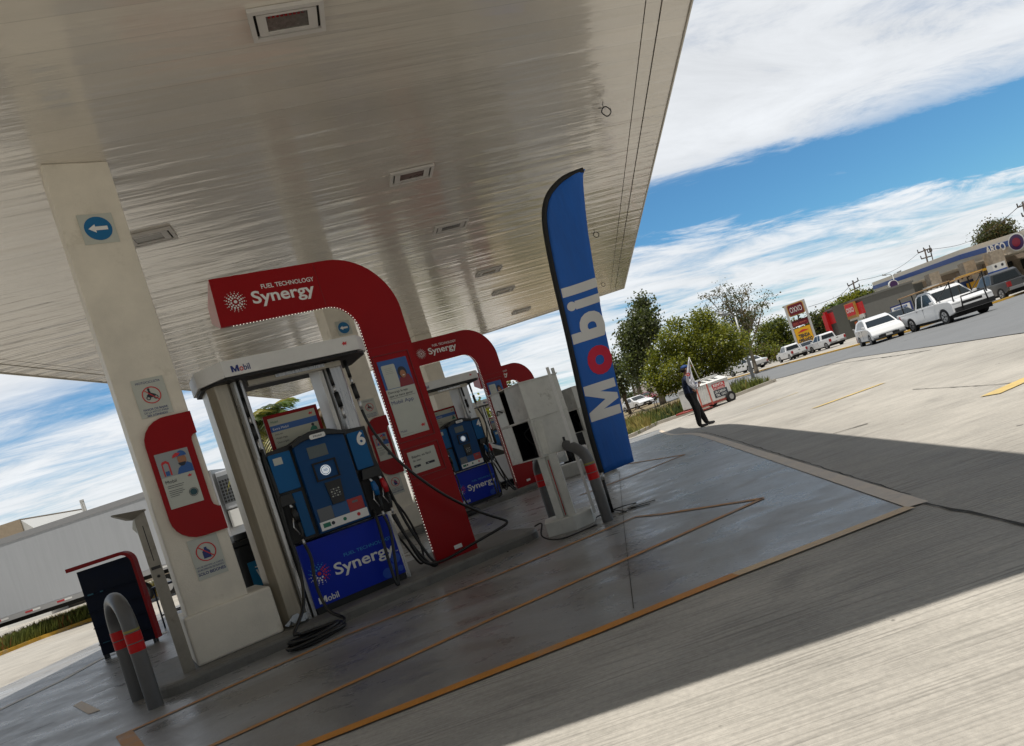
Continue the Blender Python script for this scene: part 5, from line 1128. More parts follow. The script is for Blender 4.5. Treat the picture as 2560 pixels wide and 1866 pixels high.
def grass(name, places, n, seed, hmin, hmax, bl=.018):
    random.seed(seed); mb = MB()
    for _ in range(n):
        x, y, mi, hs = places(); z = zg(x, y)+.03
        for b in range(5):
            a = random.uniform(0, 2*math.pi); h = random.uniform(hmin, hmax)*hs; l = random.uniform(.1, .45)*h; bx, by = x+random.uniform(-.09, .09), y+random.uniform(-.09, .09); w_ = bl*random.uniform(.7, 1.5)
            ca, sa = math.cos(a), math.sin(a)
            mb.add([(bx-sa*w_, by+ca*w_, z), (bx+sa*w_, by-ca*w_, z), (bx+ca*l*.4+sa*w_*.7, by+sa*l*.4-ca*w_*.7, z+h*.6), (bx+ca*l, by+sa*l, z+h)], [(0, 1, 2), (0, 2, 3)], M_gr[mi])
    one(mb, name, 'tall dry and green grass growing behind the kerb' if seed == 1 else 'low yellow-green weeds on the verge under the long white trailer', 'grass', kind='stuff')
def pl1():
    t_ = random.random(); k = t_*(len(A_)-1); i = int(k); f = k-i; x = A_[i][0]*(1-f)+A_[i+1][0]*f; y = A_[i][1]*(1-f)+A_[i+1][1]*f; d = random.random()**1.6*11+.15
    x += random.uniform(-.3, .3)-d*.08; y += d; q = math.sin(x*1.7)+math.sin(y*.9+x*.6)
    return x, y, (1 if q > .9 else 2 if (d > 5 and q > -.1) else 3 if q < -1.0 else 0) if random.random() < .75 else random.choice((0, 1)), .75+.3*math.sin(x*2.3+y)
grass('grass', pl1, 4200, 1, .2, .62, .013)
def pl2():
    k = random.random()*(len(kl)-1); i = int(k); f = k-i; x = kl[i][0]*(1-f)+kl[i+1][0]*f; y = kl[i][1]*(1-f)+kl[i+1][1]*f; d = .2+random.random()**1.3*6.5
    q = math.sin(x*1.4)+math.sin(y*2+x); return x+RY.x*d, y+RY.y*d, 1 if q > .2 else (2 if q > -.3 and random.random() < .3 else 0), .8
grass('weeds', pl2, 6500, 2, .2, .85, .015)

# ---------------------------------------------------------------- trees
def leafmat(n_, c, v=.45, vs=1.6): 
    m = mat(n_, c, .5, var=v, vs=vs); nt = m.node_tree; b = nt.nodes['Principled BSDF']; o = nt.nodes['Material Output']
    tr = nt.nodes.new('ShaderNodeBsdfTranslucent'); tr.inputs[0].default_value = (min(1, c[0]*1.7), min(1, c[1]*1.7), c[2]*1.0, 1); mx_ = nt.nodes.new('ShaderNodeMixShader'); mx_.inputs[0].default_value = .35
    nt.links.new(b.outputs[0], mx_.inputs[1]); nt.links.new(tr.outputs[0], mx_.inputs[2]); nt.links.new(mx_.outputs[0], o.inputs[0]); return m
M_bark = mat('bark', (.11, .085, .06), .9, var=.3, vs=6); M_barkp = mat('pale_bark', (.24, .20, .15), .9, var=.25, vs=5)
def leaves(mb, blobs, n, size, mats_, seed, droop=.0, shell=.5):
    random.seed(seed); wts = [b[3]**2 for b in blobs]; tw = sum(wts)
    cl = []
    for b, w_ in zip(blobs, wts):
        for _ in range(max(4, int(n*w_/tw/11))):
            d = Vector((random.gauss(0, 1), random.gauss(0, 1), random.gauss(0, 1))).normalized(); rr = b[3]*(shell+(1-shell)*random.random())
            cl.append(Vector((b[0]+d.x*rr, b[1]+d.y*rr, b[2]+d.z*rr*b[4])))
    for c in cl:
        m = random.choice(mats_); cs = size*random.uniform(1.2, 3.2)
        for _ in range(11):
            p = c+Vector((random.gauss(0, 1), random.gauss(0, 1), random.gauss(0, .7)))*cs*.75; s = size*random.uniform(.55, 1.2)
            a = Vector((random.gauss(0, 1), random.gauss(0, 1), random.gauss(0, .6)-droop)).normalized()*s; b = a.orthogonal().normalized(); b = (b*math.cos(random.random()*6.28)+a.cross(b).normalized()*math.sin(random.random()*6.28)).normalized()*s*.45
            mb.add([p, p+a*.5+b, p+a, p+a*.5-b], [(0, 1, 2, 3)], m)
def tree(name, label, base, blobs, n, size, mats_, seed, tr=.18, bark=None, cat='tree', group=None, limbs=7, droop=0., shell=.5, trunk_pts=None):
    t = thing(name, label, cat, base, 0, group); bark = bark or M_bark; random.seed(seed+50)
    L_ = [(b[0]-base.x, b[1]-base.y, b[2]-base.z, b[3], b[4]) for b in blobs]
    top = max(L_, key=lambda b: b[2]); low = sum(b[2] for b in L_)/len(L_)
    mb = MB(); P = trunk_pts or [(0, 0, 0), (top[0]*.15, top[1]*.15, low*.35), (top[0]*.4, top[1]*.4, low*.75), (top[0], top[1], top[2]*.92)]
    mb.tube(smooth(P, 4), [tr*(1-.8*i/(len(smooth(P, 4))-1)) for i in range(len(smooth(P, 4)))], bark, 8)
    for b in sorted(L_, key=lambda b: -b[3])[:limbs]:
        z0_ = random.uniform(.3, .6)*low; mb.tube(smooth([(top[0]*.2, top[1]*.2, z0_), (b[0]*.5+random.uniform(-.1, .1), b[1]*.5, (z0_+b[2])/2+.1), (b[0], b[1], b[2])], 4), [tr*.5*(1-.75*i/8) for i in range(9)], bark, 6)
    mb.build('trunk', t)
    if n:
        mb = MB(); leaves(mb, L_, n, size, mats_, seed, droop, shell); mb.build('crown', t)
    return t
def pb(D, lst, flat=.85, dep=None):      # blobs measured on the photo at distance D, each with its own depth
    o = []
    for i, b in enumerate(lst):
        dd = D+(dep or 1.0)*math.sin(i*2.1)*b[2]/1700*D; p = atD(b[0], b[1], dd); o.append((p.x, p.y, p.z, b[2]/1700*D, b[3] if len(b) > 3 else flat))
    return o
g_a = leafmat('leaf_yellow_green', (.17, .185, .018)); g_b = leafmat('leaf_mid_green', (.085, .11, .018)); g_c = leafmat('leaf_lime', (.26, .26, .03)); g_d = leafmat('leaf_dark_green', (.045, .062, .02)); g_e = leafmat('leaf_grey_green', (.095, .11, .055)); g_f = leafmat('leaf_brown', (.10, .075, .03))
D = 37
tree('shade_tree', 'broad low yellow-green shade tree behind the person in the blue cap', gD(1738, 1010, D), pb(D, [(1742, 850, 52), (1700, 870, 48), (1790, 850, 46), (1655, 885, 34), (1640, 920, 30), (1690, 925, 44), (1745, 915, 48), (1800, 900, 42), (1840, 870, 30), (1850, 850, 22), (1815, 835, 28), (1762, 800, 26), (1738, 795, 20), (1690, 815, 24), (1668, 845, 24), (1640, 960, 26), (1680, 965, 26), (1720, 960, 24), (1660, 975, 18), (1800, 925, 22), (1842, 895, 18), (1780, 815, 24), (1622, 945, 18)]), 34000, .11, [g_a, g_a, g_b, g_c, g_a, g_b], 11, .22, shell=.42, group=None)
D = 58
tree('tall_tree', 'tall narrow dark grey-green tree behind the broad green one', gD(1655, 1000, D), pb(D, [(1601, 752, 18), (1606, 775, 24), (1598, 800, 30), (1618, 790, 22), (1625, 812, 20), (1590, 830, 34), (1612, 835, 30), (1572, 825, 20), (1560, 838, 14), (1583, 862, 32), (1606, 870, 30), (1590, 895, 30), (1577, 905, 18), (1590, 925, 18), (1600, 940, 15), (1633, 828, 16), (1568, 858, 15)], 1.1), 14000, .21, [g_e, g_d, g_e, g_b], 12, .3, M_barkp, droop=.9, shell=.35)
D = 62
tree('roadside_tree', 'thin dark tree just right of the banner, beside a leaning trunk', gD(1578, 1040, D), pb(D, [(1527, 905, 15), (1540, 918, 18), (1552, 935, 18), (1530, 935, 20), (1545, 960, 20), (1560, 965, 14), (1545, 985, 16), (1535, 965, 14), (1560, 945, 12)]), 2600, .26, [g_d, g_e], 13, .18, shell=.3)
D = 54
random.seed(21)
def bare_tree(base, tips, label):
    t = thing('bare_tree', label, 'tree', base, 0); mb = MB(); pts = []
    c0_ = atD(1868, 850, D)-base
    mb.tube(smooth([(0, 0, 0), (c0_.x*.5, c0_.y*.5, c0_.z*.5), (c0_.x, c0_.y, c0_.z)], 4), [.17-.01*i for i in range(9)], M_barkp, 7)
    for (x, y) in tips:
        e = atD(x, y, D+random.uniform(-2, 2))-base; m_ = c0_*.5+e*.5+Vector((random.uniform(-.3, .3), 0, random.uniform(-.2, .2))); s_ = c0_*random.uniform(.6, 1)
        path = smooth([s_, m_, e], 5); mb.tube(path, [.075-.006*i for i in range(len(path))], M_barkp, 5)
        for k in range(9):
            a = path[random.randint(3, len(path)-1)]; b = a+Vector((random.uniform(-.7, .7), random.uniform(-.5, .5), random.uniform(.0, .9))); mb.tube([a, (a+b)/2+Vector((0, 0, .1)), b], [.03, .022, .01], M_barkp, 4); pts.append(b)
    mb.build('trunk', t); mb = MB(); L2 = [(p.x, p.y, p.z, .38, .8) for p in pts]; leaves(mb, L2, 2400, .13, [g_f, g_e, g_d], 22, 0, .1); mb.build('crown', t)
bare_tree(gD(1890, 925, D), [(1800, 745), (1815, 738), (1785, 760), (1840, 740), (1858, 736), (1872, 745), (1890, 770), (1905, 765), (1850, 770), (1822, 775), (1880, 800), (1835, 800)], 'half-bare tree with pale forked branches right of the broad green tree')
def bush(label, D, lst, n, sz, mats_, seed, name='roadside_tree', **k): b0 = pb(D, lst); base = Vector((sum(b[0] for b in b0)/len(b0), sum(b[1] for b in b0)/len(b0), 0)); base.z = zg(base.x, base.y); return tree(name, label, base, b0, n, sz, mats_, seed, .25, **k)
bush('dark green trees standing left of the tall pylon sign', 100, [(1908, 838, 22), (1925, 825, 24), (1942, 815, 20), (1950, 838, 26), (1965, 850, 24), (1930, 850, 24), (1905, 862, 20), (1960, 872, 22), (1985, 862, 22), (1978, 812, 12), (1990, 838, 18)], 11000, .28, [g_b, g_d, g_a], 31)
bush('dark trees between the pylon sign and the red-banded store', 98, [(2035, 805, 20), (2052, 825, 20), (2060, 800, 16), (2048, 845, 18), (2062, 850, 14), (2030, 835, 14)], 6000, .27, [g_d, g_b, g_f], 32)
bush('yellow-green trees rising behind the left end of the store roof', 105, [(2072, 785, 16), (2090, 775, 18), (2108, 765, 18), (2122, 755, 18), (2138, 748, 12), (2150, 742, 12), (2078, 805, 14)], 7000, .26, [g_a, g_b, g_c], 33)
bush('small dark tree above the middle of the store roof', 112, [(2150, 740, 10), (2165, 738, 9), (2185, 732, 8)], 1400, .26, [g_d], 34)
bush('big dark tree rising above the blue and white canopy at right', 118, [(2485, 590, 24), (2465, 600, 16), (2500, 575, 22), (2515, 590, 20), (2475, 570, 16), (2450, 595, 10), (2530, 600, 14), (2495, 610, 26)], 9500, .27, [g_e, g_d, g_f], 35)
bush('low shrubs under the trees behind the parked pickups', 80, [(1900, 890, 16), (1925, 885, 18), (1950, 885, 14), (1880, 900, 12), (1865, 880, 14)], 3500, .25, [g_b, g_a, g_f], 36, name='shrub')
bush('round bush at the far end of the street beside the palm trunks', 95, [(1583, 993, 9), (1592, 988, 8), (1575, 1000, 8)], 700, .3, [g_b, g_d], 37, name='shrub')
# palms
def palm(name, label, base, crown, nf, fl, seed, mats_, tr=.16, group=None, w_=.10, droopy=1.):
    t = thing(name, label, 'palm', base, 0, group); random.seed(seed); c = crown-base
    mb = MB(); P = smooth([(0, 0, 0), (c.x*.4, c.y*.4, c.z*.5), (c.x, c.y, c.z)], 5); mb.tube(P, [tr*(1.15-.35*i/(len(P)-1)) for i in range(len(P))], M_barkp, 9); mb.build('trunk', t)
    mb = MB()
    for k in range(nf):
        a = 2*math.pi*k/nf*2.618+random.uniform(-.3, .3); up = random.uniform(-.35, 1.1); L_ = fl*random.uniform(.8, 1.1); d = Vector((math.cos(a), math.sin(a), 0)); pts = []; m = random.choice(mats_)
        for i in range(11):
            s = i/10; pts.append(Vector(c)+d*(L_*s*math.cos(up*.6)*(1-.15*s))+Vector((0, 0, L_*(math.sin(up)*s-.62*droopy*s*s))))
        mb.tube(pts, [.028*(1-.08*i) for i in range(11)], m, 4)
        for i in range(1, 10):
            tg = (pts[i+1]-pts[i-1]).normalized(); sdv = tg.cross(Vector((0, 0, 1))).normalized()
            for sg in (-1, 1):
                for h in (0, .5):
                    b0_ = pts[i]*(1-h)+pts[i+1]*h; ll = fl*.34*math.sin(math.pi*min(1, (i+h)/10*.9+.12))*random.uniform(.8, 1.1); e = b0_+(sdv*sg*.8+tg*.55).normalized()*ll+Vector((0, 0, -ll*random.uniform(.25, .6)*droopy)); nn = tg*w_*.35
                    mb.add([b0_-nn, b0_+nn, (b0_+e)/2+nn*.9+Vector((0, 0, .03)), e, (b0_+e)/2-nn*.9+Vector((0, 0, .03))], [(0, 1, 2, 3, 4)], m)
    mb.build('fronds', t); return t
p_a = leafmat('palm_green', (.10, .15, .03), .3); p_b = leafmat('palm_yellow', (.26, .24, .05), .3); p_c = leafmat('palm_grey', (.09, .12, .07), .3); p_d = leafmat('palm_brown', (.14, .09, .035), .3)
palm('palm_tree', 'bushy green palm seen between the posts of pump 6', gD(690, 1290, 29), atD(655, 1055, 29), 60, 2.3, 3, [p_a, p_b, p_a, p_c], .2, 'palms behind the pumps')
palm('palm_tree', 'arching grey-green palm just right of the bushy one behind pump 6', gD(735, 1270, 31), atD(712, 1082, 31), 34, 2.1, 4, [p_c, p_c, p_a], .2, 'palms behind the pumps')
palm('palm_tree', 'yellowish drooping palm behind the right post of pump 6', gD(860, 1240, 30), atD(828, 1030, 30), 38, 1.5, 5, [p_b, p_d, p_c], .15, 'palms behind the pumps', droopy=1.5)
for i, (x, y, xb, yb, lb) in enumerate(((1575, 938, 1592, 1008, 'left thin palm of the far group beside the street'), (1588, 932, 1601, 1004, 'middle thin palm of the far group beside the street'), (1596, 950, 1606, 1003, 'right thin palm of the far group beside the street'))):
    palm('thin_palm', lb, gD(xb, yb, 85), atD(x, y, 85), 16, 1.0, 40+i, [p_c, g_d], .16, 'thin far palms', .22, 1.6)
palm('palm_tree', 'small palm tuft above the left end of the store', gD(2100, 850, 100), atD(2086, 765, 100), 18, 1.6, 48, [p_a, g_d], .2)
bush('green tree seen through the third red arch', 34, [(1250, 955, 11), (1262, 950, 9), (1240, 962, 8)], 700, .14, [g_a, g_b, g_c], 61)
bush('yellow-green tree behind pump 4', 27, [(1195, 1030, 12), (1205, 1045, 12), (1190, 1050, 10), (1210, 1022, 8), (1200, 1062, 9)], 1300, .13, [g_c, g_a, g_b], 62)

# leaning pipe frame lying in the grass
bf = gD(1600, 1035, 31.5); t = thing('rusty_pipe_frame', 'dark rusty pipe frame propped up in the grass right of the banner', 'frame', bf, THR)
M_rust = mat('rusty_pipe', (.035, .022, .016), .7, var=.3)
def bp(x, y): u, v_, z = onface(x, y, bf, 0, THR); return (u, 0, z)
mb = MB(); a, b = bp(1552, 1030), bp(1640, 1002); mb.tube([a, b], .022, M_rust, 6); mb.build('top_rail', t)
mb = MB(); mb.tube([b, bp(1645, 1018)], .02, M_rust, 6); mb.tube([bp(1635, 1004), bp(1642, 1032)], .02, M_rust, 6); c = bp(1592, 1018)
for x, y in ((1568, 1050), (1572, 1044), (1620, 1028), (1618, 1031)): mb.tube([c, bp(x, y)], .014, M_rust, 5)
parts(mb, 'prop_leg', t)

# ---------------------------------------------------------------- street lamps, poles, wires
M_pole = mat('galvanised_pole', (.30, .31, .31), .5, metal=.4, var=.1); M_wp = mat('wooden_pole', (.06, .045, .035), .8)
def lamp_post(label, xb, yb, xt, yt, D, arms):
    b = gD(xb, yb, D); tp = atD(xt, yt, D)-b; t = thing('street_lamp', label, 'street lamp', b, 0, 'street lamps'); mb = MB(); mb.tube([(0, 0, 0), (tp.x, tp.y, tp.z)], [.11, .06], M_pole, 8); mb.build('mast', t)
    for (x, y) in arms:
        e = atD(x, y, D)-b; mb = MB(); mb.tube([(tp.x, tp.y, tp.z-.1), ((tp.x+e.x)/2, (tp.y+e.y)/2, max(tp.z, e.z)), tuple(e)], .035, M_pole, 6); mb.build('arm', t); mb = MB(); d_ = (e-tp).normalized()*.45
        mb.tube([tuple(e), tuple(e+d_)], [.07, .10], M_pole, 6); mb.build('lamp_head', t)
lamp_post('grey street lamp mast rising through the right side of the green tree', 1880, 935, 1838, 792, 44, [(1815, 788)])
lamp_post('double-arm street lamp behind the left end of the blue and white canopy', 2250, 750, 2231, 688, 95, [(2216, 688), (2243, 682)])
def util_pole(label, xb, yb, xt, yt, D, arms, r=.14):
    b = gD(xb, yb, D); tp = atD(xt, yt, D)-b; t = thing('utility_pole', label, 'utility pole', b, 0, 'utility poles'); mb = MB(); mb.tube([(0, 0, 0), tuple(tp)], [r, r*.7], M_wp, 8); mb.build('pole', t)
    for (x0, y0, x1, y1) in arms:
        a, c = atD(x0, y0, D)-b, atD(x1, y1, D)-b; mb = MB(); mb.tube([tuple(a), tuple(c)], .09, M_wp, 5); mb.build('crossarm', t)
        mb = MB(); [mb.tube([tuple(a*(1-s)+c*s), tuple(a*(1-s)+c*s+Vector((0, 0, .45)))], .07, M_trim, 5) for s in (.02, .5, .98)]; parts(mb, 'insulator', t)
    return t
util_pole('utility pole with slanting crossarms above the store roof', 2150, 800, 2132, 702, 110, [(2120, 716, 2146, 702), (2126, 728, 2150, 717)])
util_pole('utility pole with two crossarms above the blue and white canopy', 2330, 720, 2311, 622, 112, [(2295, 633, 2326, 621), (2303, 648, 2330, 640)])
util_pole('thinner utility pole just right of the one with two crossarms', 2343, 715, 2325, 620, 114, [(2320, 632, 2330, 628)], .09)
util_pole('utility pole cut by the right edge of the photo', 2585, 640, 2556, 505, 100, [(2544, 519, 2575, 508), (2556, 542, 2580, 533)])
def wire(pts, label, D0, D1):
    mb = MB(); P = [atD(x, y, D0+(D1-D0)*i/(len(pts)-1)) for i, (x, y) in enumerate(pts)]; mb.tube(smooth(P, 6), .030, M_trim, 4); return one(mb, 'power_line', label, 'power line', 'power lines')
wire([(2021, 768), (2070, 752), (2105, 735), (2127, 712)], 'sagging power line from the pylon sign to the pole above the store', 95, 110)
wire([(2023, 784), (2060, 778), (2100, 768), (2135, 757)], 'lowest power line left of the store roof', 95, 110)
wire([(2146, 702), (2200, 690), (2250, 668), (2297, 633)], 'power line between the two poles above the store and the canopy', 110, 112)
wire([(2326, 624), (2400, 612), (2470, 580), (2545, 519)], 'power line from the double-crossarm pole to the right edge', 112, 100)
wire([(2500, 560), (2530, 532), (2570, 495)], 'short power line at the right edge above the tree', 108, 100)
wire([(1395, 1002), (1430, 990), (1480, 972)], 'faint power line in the sky left of the banner', 60, 60)

# ---------------------------------------------------------------- pylon sign and store
def wface(t_, A, B): pass
D = 74
bl, br_ = gD(1998, 876, D), gD(2040, 848, D); bl.z = br_.z = min(bl.z, br_.z)
ax = Vector((br_.x-bl.x, br_.y-bl.y, 0)); wd = ax.length; rz = math.atan2(ax.y, ax.x)
t = thing('pylon_sign', 'tall double-post pylon with a dark red store sign over a yellow panel', 'sign', bl, rz)
def pz(x, y): u, v_, z = onface(x, y, bl, 0, rz); return u, z
zt = pz(1966, 763)[1]; zt2 = pz(2011, 749)[1]; ztop = max(zt, zt2); M_pyl = mat('pylon_post', (.50, .50, .50), .45, metal=.2)
mb = MB(); mb.box(-.12, .10, 0, .2, 0, ztop, M_pyl); mb.box(wd-.10, wd+.12, 0, .2, 0, ztop, M_pyl); parts(mb, 'post', t)
mb = MB(); mb.box(.10, wd-.10, .05, .15, ztop-.15, ztop, M_pyl); mb.build('crossbar', t)
M_ox = mat('dark_red_sign', (.13, .006, .015), .45); M_oxg = mat('sign_gold', (.45, .25, .06), .4); M_ye = mat('yellow_panel', (.70, .38, .01), .45); M_orr = mat('orange_print', (.60, .12, .01), .5)
Zt = ztop; z1 = Zt*.985; h1 = Zt*.235; iw = .10
mb = MB(); mb.rbox(iw, wd-iw, -.2, .25, z1-h1, z1, M_oxg, .2); mb.rbox(iw+.09, wd-iw-.09, -.22, .2, z1-h1+.09, z1-.09, M_ox, .14); mb.text('OXXO', .32, -.235, z1-h1*.5-h1*.22, M_wht, w=wd-.64, h=h1*.44, bold=.0); mb.build('name_board', t)
mb = MB(); mb.box(wd/2-.06, wd/2+.06, 0, .1, z1-h1-Zt*.09, z1-h1, M_trim); mb.build('stem', t)
z2 = Zt*.66
mb = MB(); mb.box(.12, wd-.12, -.05, .15, z2-Zt*.12, z2, M_ox); mb.text('OXXO', .2, -.06, z2-Zt*.09, M_pink, w=.5, h=.26); mb.text('Abierto 24 h', .8, -.06, z2-Zt*.075, M_pink, w=wd-1.1, h=.14, bold=.02); mb.build('lower_board', t)
z3 = Zt*.50; hy = Zt*.44; k_ = hy/4.6
mb = MB(); mb.box(.13, wd-.13, -.06, .15, z3-hy, z3, M_ye); mb.box(.10, wd-.10, .0, .17, z3-hy-.06, z3+.04, M_ox)
mb.add([(.3, -.075, z3-.95*k_), (wd*.5, -.075, z3-.45*k_), (wd-.3, -.075, z3-.75*k_), (wd*.5, -.075, z3-.9*k_)], [(0, 1, 2, 3)], M_lred); mb.text('TIENDA', wd/2, -.075, z3-2.0*k_, M_ink, w=wd*.60, h=.66*k_, bold=.045, cx=True); mb.text('OPERANDO', wd/2, -.075, z3-2.95*k_, M_ink, w=wd*.74, h=.66*k_, bold=.045, cx=True)
mb.text('TODO EL DIA', wd/2, -.075, z3-3.55*k_, M_orr, w=wd*.66, h=.3*k_, bold=.03, cx=True); mb.build('yellow_panel', t)

# store: local x runs along the facade
sa, sb_ = gD(2091, 857, 78), gD(2176, 820, 74); ax = Vector((sb_.x-sa.x, sb_.y-sa.y, 0)); wd = ax.length; rz = math.atan2(ax.y, ax.x); sa.z = -.3
t = thing('convenience_store', 'low grey convenience store with a bright red band across its front', 'store', sa, rz)
def sz(x, y): u, v_, z = onface(x, y, sa, 0, rz); return u, z
HT = sz(2071, 778)[1]; M_sg = mat('grey_stucco', (.15, .15, .14), .8, var=.08); M_srd = mat('store_red_band', (.50, .012, .015), .4); M_gl = mat('store_glass', (.03, .03, .025), .1, spec=.7)
mb = MB(); mb.box(0, wd, 0, 6, 0, HT, M_sg); mb.box(-.1, wd+.1, -.1, 6.1, HT, HT+.18, M_sg); mb.build('walls', t)
mb = MB(); mb.box(-.05, wd+.08, -.18, -.0, HT*.60, HT*.93, M_srd); mb.build('red_band', t)
mb = MB(); mb.box(-.5, -.05, -.3, 3, HT*.45, HT*.93, M_srd); mb.box(.05, .35, -.5, -.2, .0, HT*1.0, M_srd); mb.build('red_fin', t)
mb = MB(); mb.box(wd*.42, wd*.96, -.04, 0, .2, HT*.52, M_gl); mb.build('shop_window', t)
mb = MB(); [mb.box(wd*(.42+.18*i)-.05, wd*(.42+.18*i)+.05, -.07, -.04, .2, HT*.52, M_wht if i != 1 else M_ye) for i in range(4)]; parts(mb, 'mullion', t)
mb = MB(); mb.box(wd*.45, wd*.56, -.06, -.045, .5, HT*.42, M_ye); mb.box(wd*.66, wd*.74, -.06, -.045, .6, HT*.45, M_orr); mb.box(wd*.78, wd*.92, -.06, -.045, HT*.40, HT*.50, M_paper); parts(mb, 'window_poster', t)
mb = MB(); x0 = wd*.64; mb.box(x0-.1, x0+1.25, -.42, -.18, HT*.56, HT*1.0, M_oxg); mb.box(x0, x0+1.15, -.46, -.42, HT*.64, HT*.98, M_lred); mb.text('OXXO', x0+.08, -.47, HT*.74, M_wht, w=1.0, h=.45, bold=.02); mb.build('name_board', t)
mb = MB(); mb.box(wd*.60, wd*.99, -.25, -.02, HT*.50, HT*.60, M_plate); mb.build('canopy_lip', t)
# annexe wall running right
wa, wb_ = gD(2168, 822, 75), gD(2330, 780, 99); wa.z = -.3; ax = Vector((wb_.x-wa.x, wb_.y-wa.y, 0)); rz = math.atan2(ax.y, ax.x); wl = ax.length
def azf(x, y, o_, r_): return onface(x, y, o_, 0, r_)
HW = 3.7
t = thing('dark_grey_hall', 'long dark grey windowless building joining the store, with a blue gate', 'building', wa, rz)
mb = MB(); mb.box(0, wl, 0, 2.5, 0, HW, mat('dark_stucco', (.085, .087, .075), .85, var=.06)); mb.build('walls', t)
mb = MB(); u0b, u1b = wl*.52, wl*.86; mb.box(u0b, u1b, -.06, 0, .2, HW*.62, mat('blue_gate', (.012, .03, .10), .5)); mb.build('gate', t)
mb = MB(); mb.box(1.0, 3.6, -.4, -.1, .0, 1.35, M_lred); mb.box(1.15, 3.45, -.42, -.4, .2, .8, M_wht); mb.build('low_banner', t)
q = gD(2210, 806, 80); t = thing('white_kiosk', 'small white rendered outbuilding between the store and the price board', 'building', Vector((q.x, q.y, -.3)), R(-22))
mb = MB(); mb.box(0, 2.6, 0, 3, 0, 2.3, M_wht); mb.build('walls', t); mb = MB(); mb.box(1.2, 1.8, -.03, 0, .1, 1.6, M_tilegrey); mb.build('door', t); mb = MB(); mb.box(1.7, 2.7, -.2, 1., 2.3, 2.9, M_plate); mb.build('roof_unit', t)
# price board
pA, pB = gD(2240, 815, 58), gD(2291, 800, 57); pA.z = -.25; ax = Vector((pB.x-pA.x, pB.y-pA.y, 0)); rz2 = math.atan2(ax.y, ax.x); wd = ax.length
t = thing('price_board', 'white notice board in a dark frame with a blue heading, left of the dark car', 'sign', pA, rz2)
zb_, zt_ = azf(2238, 805, pA, rz2)[2], azf(2226, 772, pA, rz2)[2]
mb = MB(); mb.box(0, wd, 0, .1, zb_-.1, zt_+.1, M_navy); mb.box(.08, wd-.08, -.02, 0, zb_, zt_, M_wht); mb.build('panel', t); mb = MB(); mb.box(.0, .1, .02, .12, 0, zb_, M_navy); mb.box(wd-.1, wd, .02, .12, 0, zb_, M_navy); parts(mb, 'post', t)
mb = MB(); mb.box(wd*.18, wd*.82, -.03, -.02, zt_-.22, zt_-.08, M_sky); mb.text('PROMOCIONES', wd*.22, -.035, zt_-.18, M_wht, w=wd*.55, h=.07)
for i, (a, b, m) in enumerate(((.15, .62, M_ink), (.3, .66, M_orr), (.48, .7, M_ink), (.65, .72, M_ink), (.75, .6, M_green), (.18, .4, M_ink), (.35, .45, M_lred), (.55, .45, M_ink), (.2, .2, M_sky))): mb.box(wd*a, wd*(a+.09), -.03, -.02, zb_+(zt_-zb_)*b, zb_+(zt_-zb_)*b+.06, m)
mb.build('notices', t)

# ---------------------------------------------------------------- blue and white station canopy across the street
M_aw = mat('station_fascia', (.62, .57, .48), .45, var=.04); M_ab = mat('station_blue', (.015, .055, .24), .35, coat=.3); M_as = mat('station_soffit', (.80, .74, .64), .5); M_stone = mat('stone_pier', (.32, .27, .21), .8, var=.3, vs=3); M_tan = mat('tan_wall', (.45, .37, .30), .8, var=.06); M_lil = mat('pale_wall', (.55, .50, .47), .8, var=.05)
NC = atD(2410, 665, 95); RC = atD(2640, 606, 88); LC = atD(2190, 738, 108)
NT = atD(2408, 622, 95); 
t = thing('station_canopy', 'long white canopy with a blue stripe and white lettering across the street', 'canopy', Vector((NC.x, NC.y, -.2)), 0)
def rel(p, dz=0): return Vector((p.x-NC.x, p.y-NC.y, p.z+.2+dz))
hF = NT.z-NC.z; n0, r0_, l0 = rel(NC), rel(RC), rel(LC); hR = atD(2600, 562, 89).z-atD(2600, 617, 89).z; hL = hF*.95
back = Vector((7, 8, 0))
def slabq(mb, a, b, za0, za1, zb0, zb1, m, off):
    d = Vector((b.x-a.x, b.y-a.y, 0)).normalized(); nrm = Vector((d.y, -d.x, 0)); nrm = nrm if nrm.dot(Vector((NC.x, NC.y, 0))) < 0 else -nrm; o_ = nrm*off
    mb.add([a+o_+Vector((0, 0, za0)), b+o_+Vector((0, 0, zb0)), b+o_+Vector((0, 0, zb1)), a+o_+Vector((0, 0, za1)), a+Vector((0, 0, za0)), b+Vector((0, 0, zb0)), b+Vector((0, 0, zb1)), a+Vector((0, 0, za1))], [(0, 1, 2, 3), (3, 2, 6, 7), (1, 0, 4, 5), (0, 3, 7, 4), (2, 1, 5, 6)], m)
mb = MB(); slabq(mb, n0, r0_, 0, hF, 0, hR, M_aw, .02); slabq(mb, l0, n0, 0, hL, 0, hF, M_aw, .02); mb.build('fascia', t)
mb = MB(); slabq(mb, n0, r0_, hF*.42, hF*.72, hR*.42, hR*.72, M_ab, .10); mb.build('blue_stripe', t); mb = MB(); slabq(mb, l0, n0, hL*.45, hL*.72, hF*.42, hF*.72, M_ab, .10); mb.build('blue_stripe', t)
mb = MB(); q4 = [l0, n0, r0_, r0_+back, l0+back]; k = len(q4); mb.add([Vector(p_)+Vector((0, 0, .01)) for p_ in q4]+[Vector(p_)+Vector((0, 0, .3)) for p_ in q4], [tuple(range(k-1, -1, -1)), tuple(range(k, 2*k))], M_as); mb.build('soffit', t)
d = Vector((r0_.x-n0.x, r0_.y-n0.y, r0_.z-n0.z)); L_ = math.hypot(d.x, d.y); ang = math.atan2(d.y, d.x); slope = d.z/L_
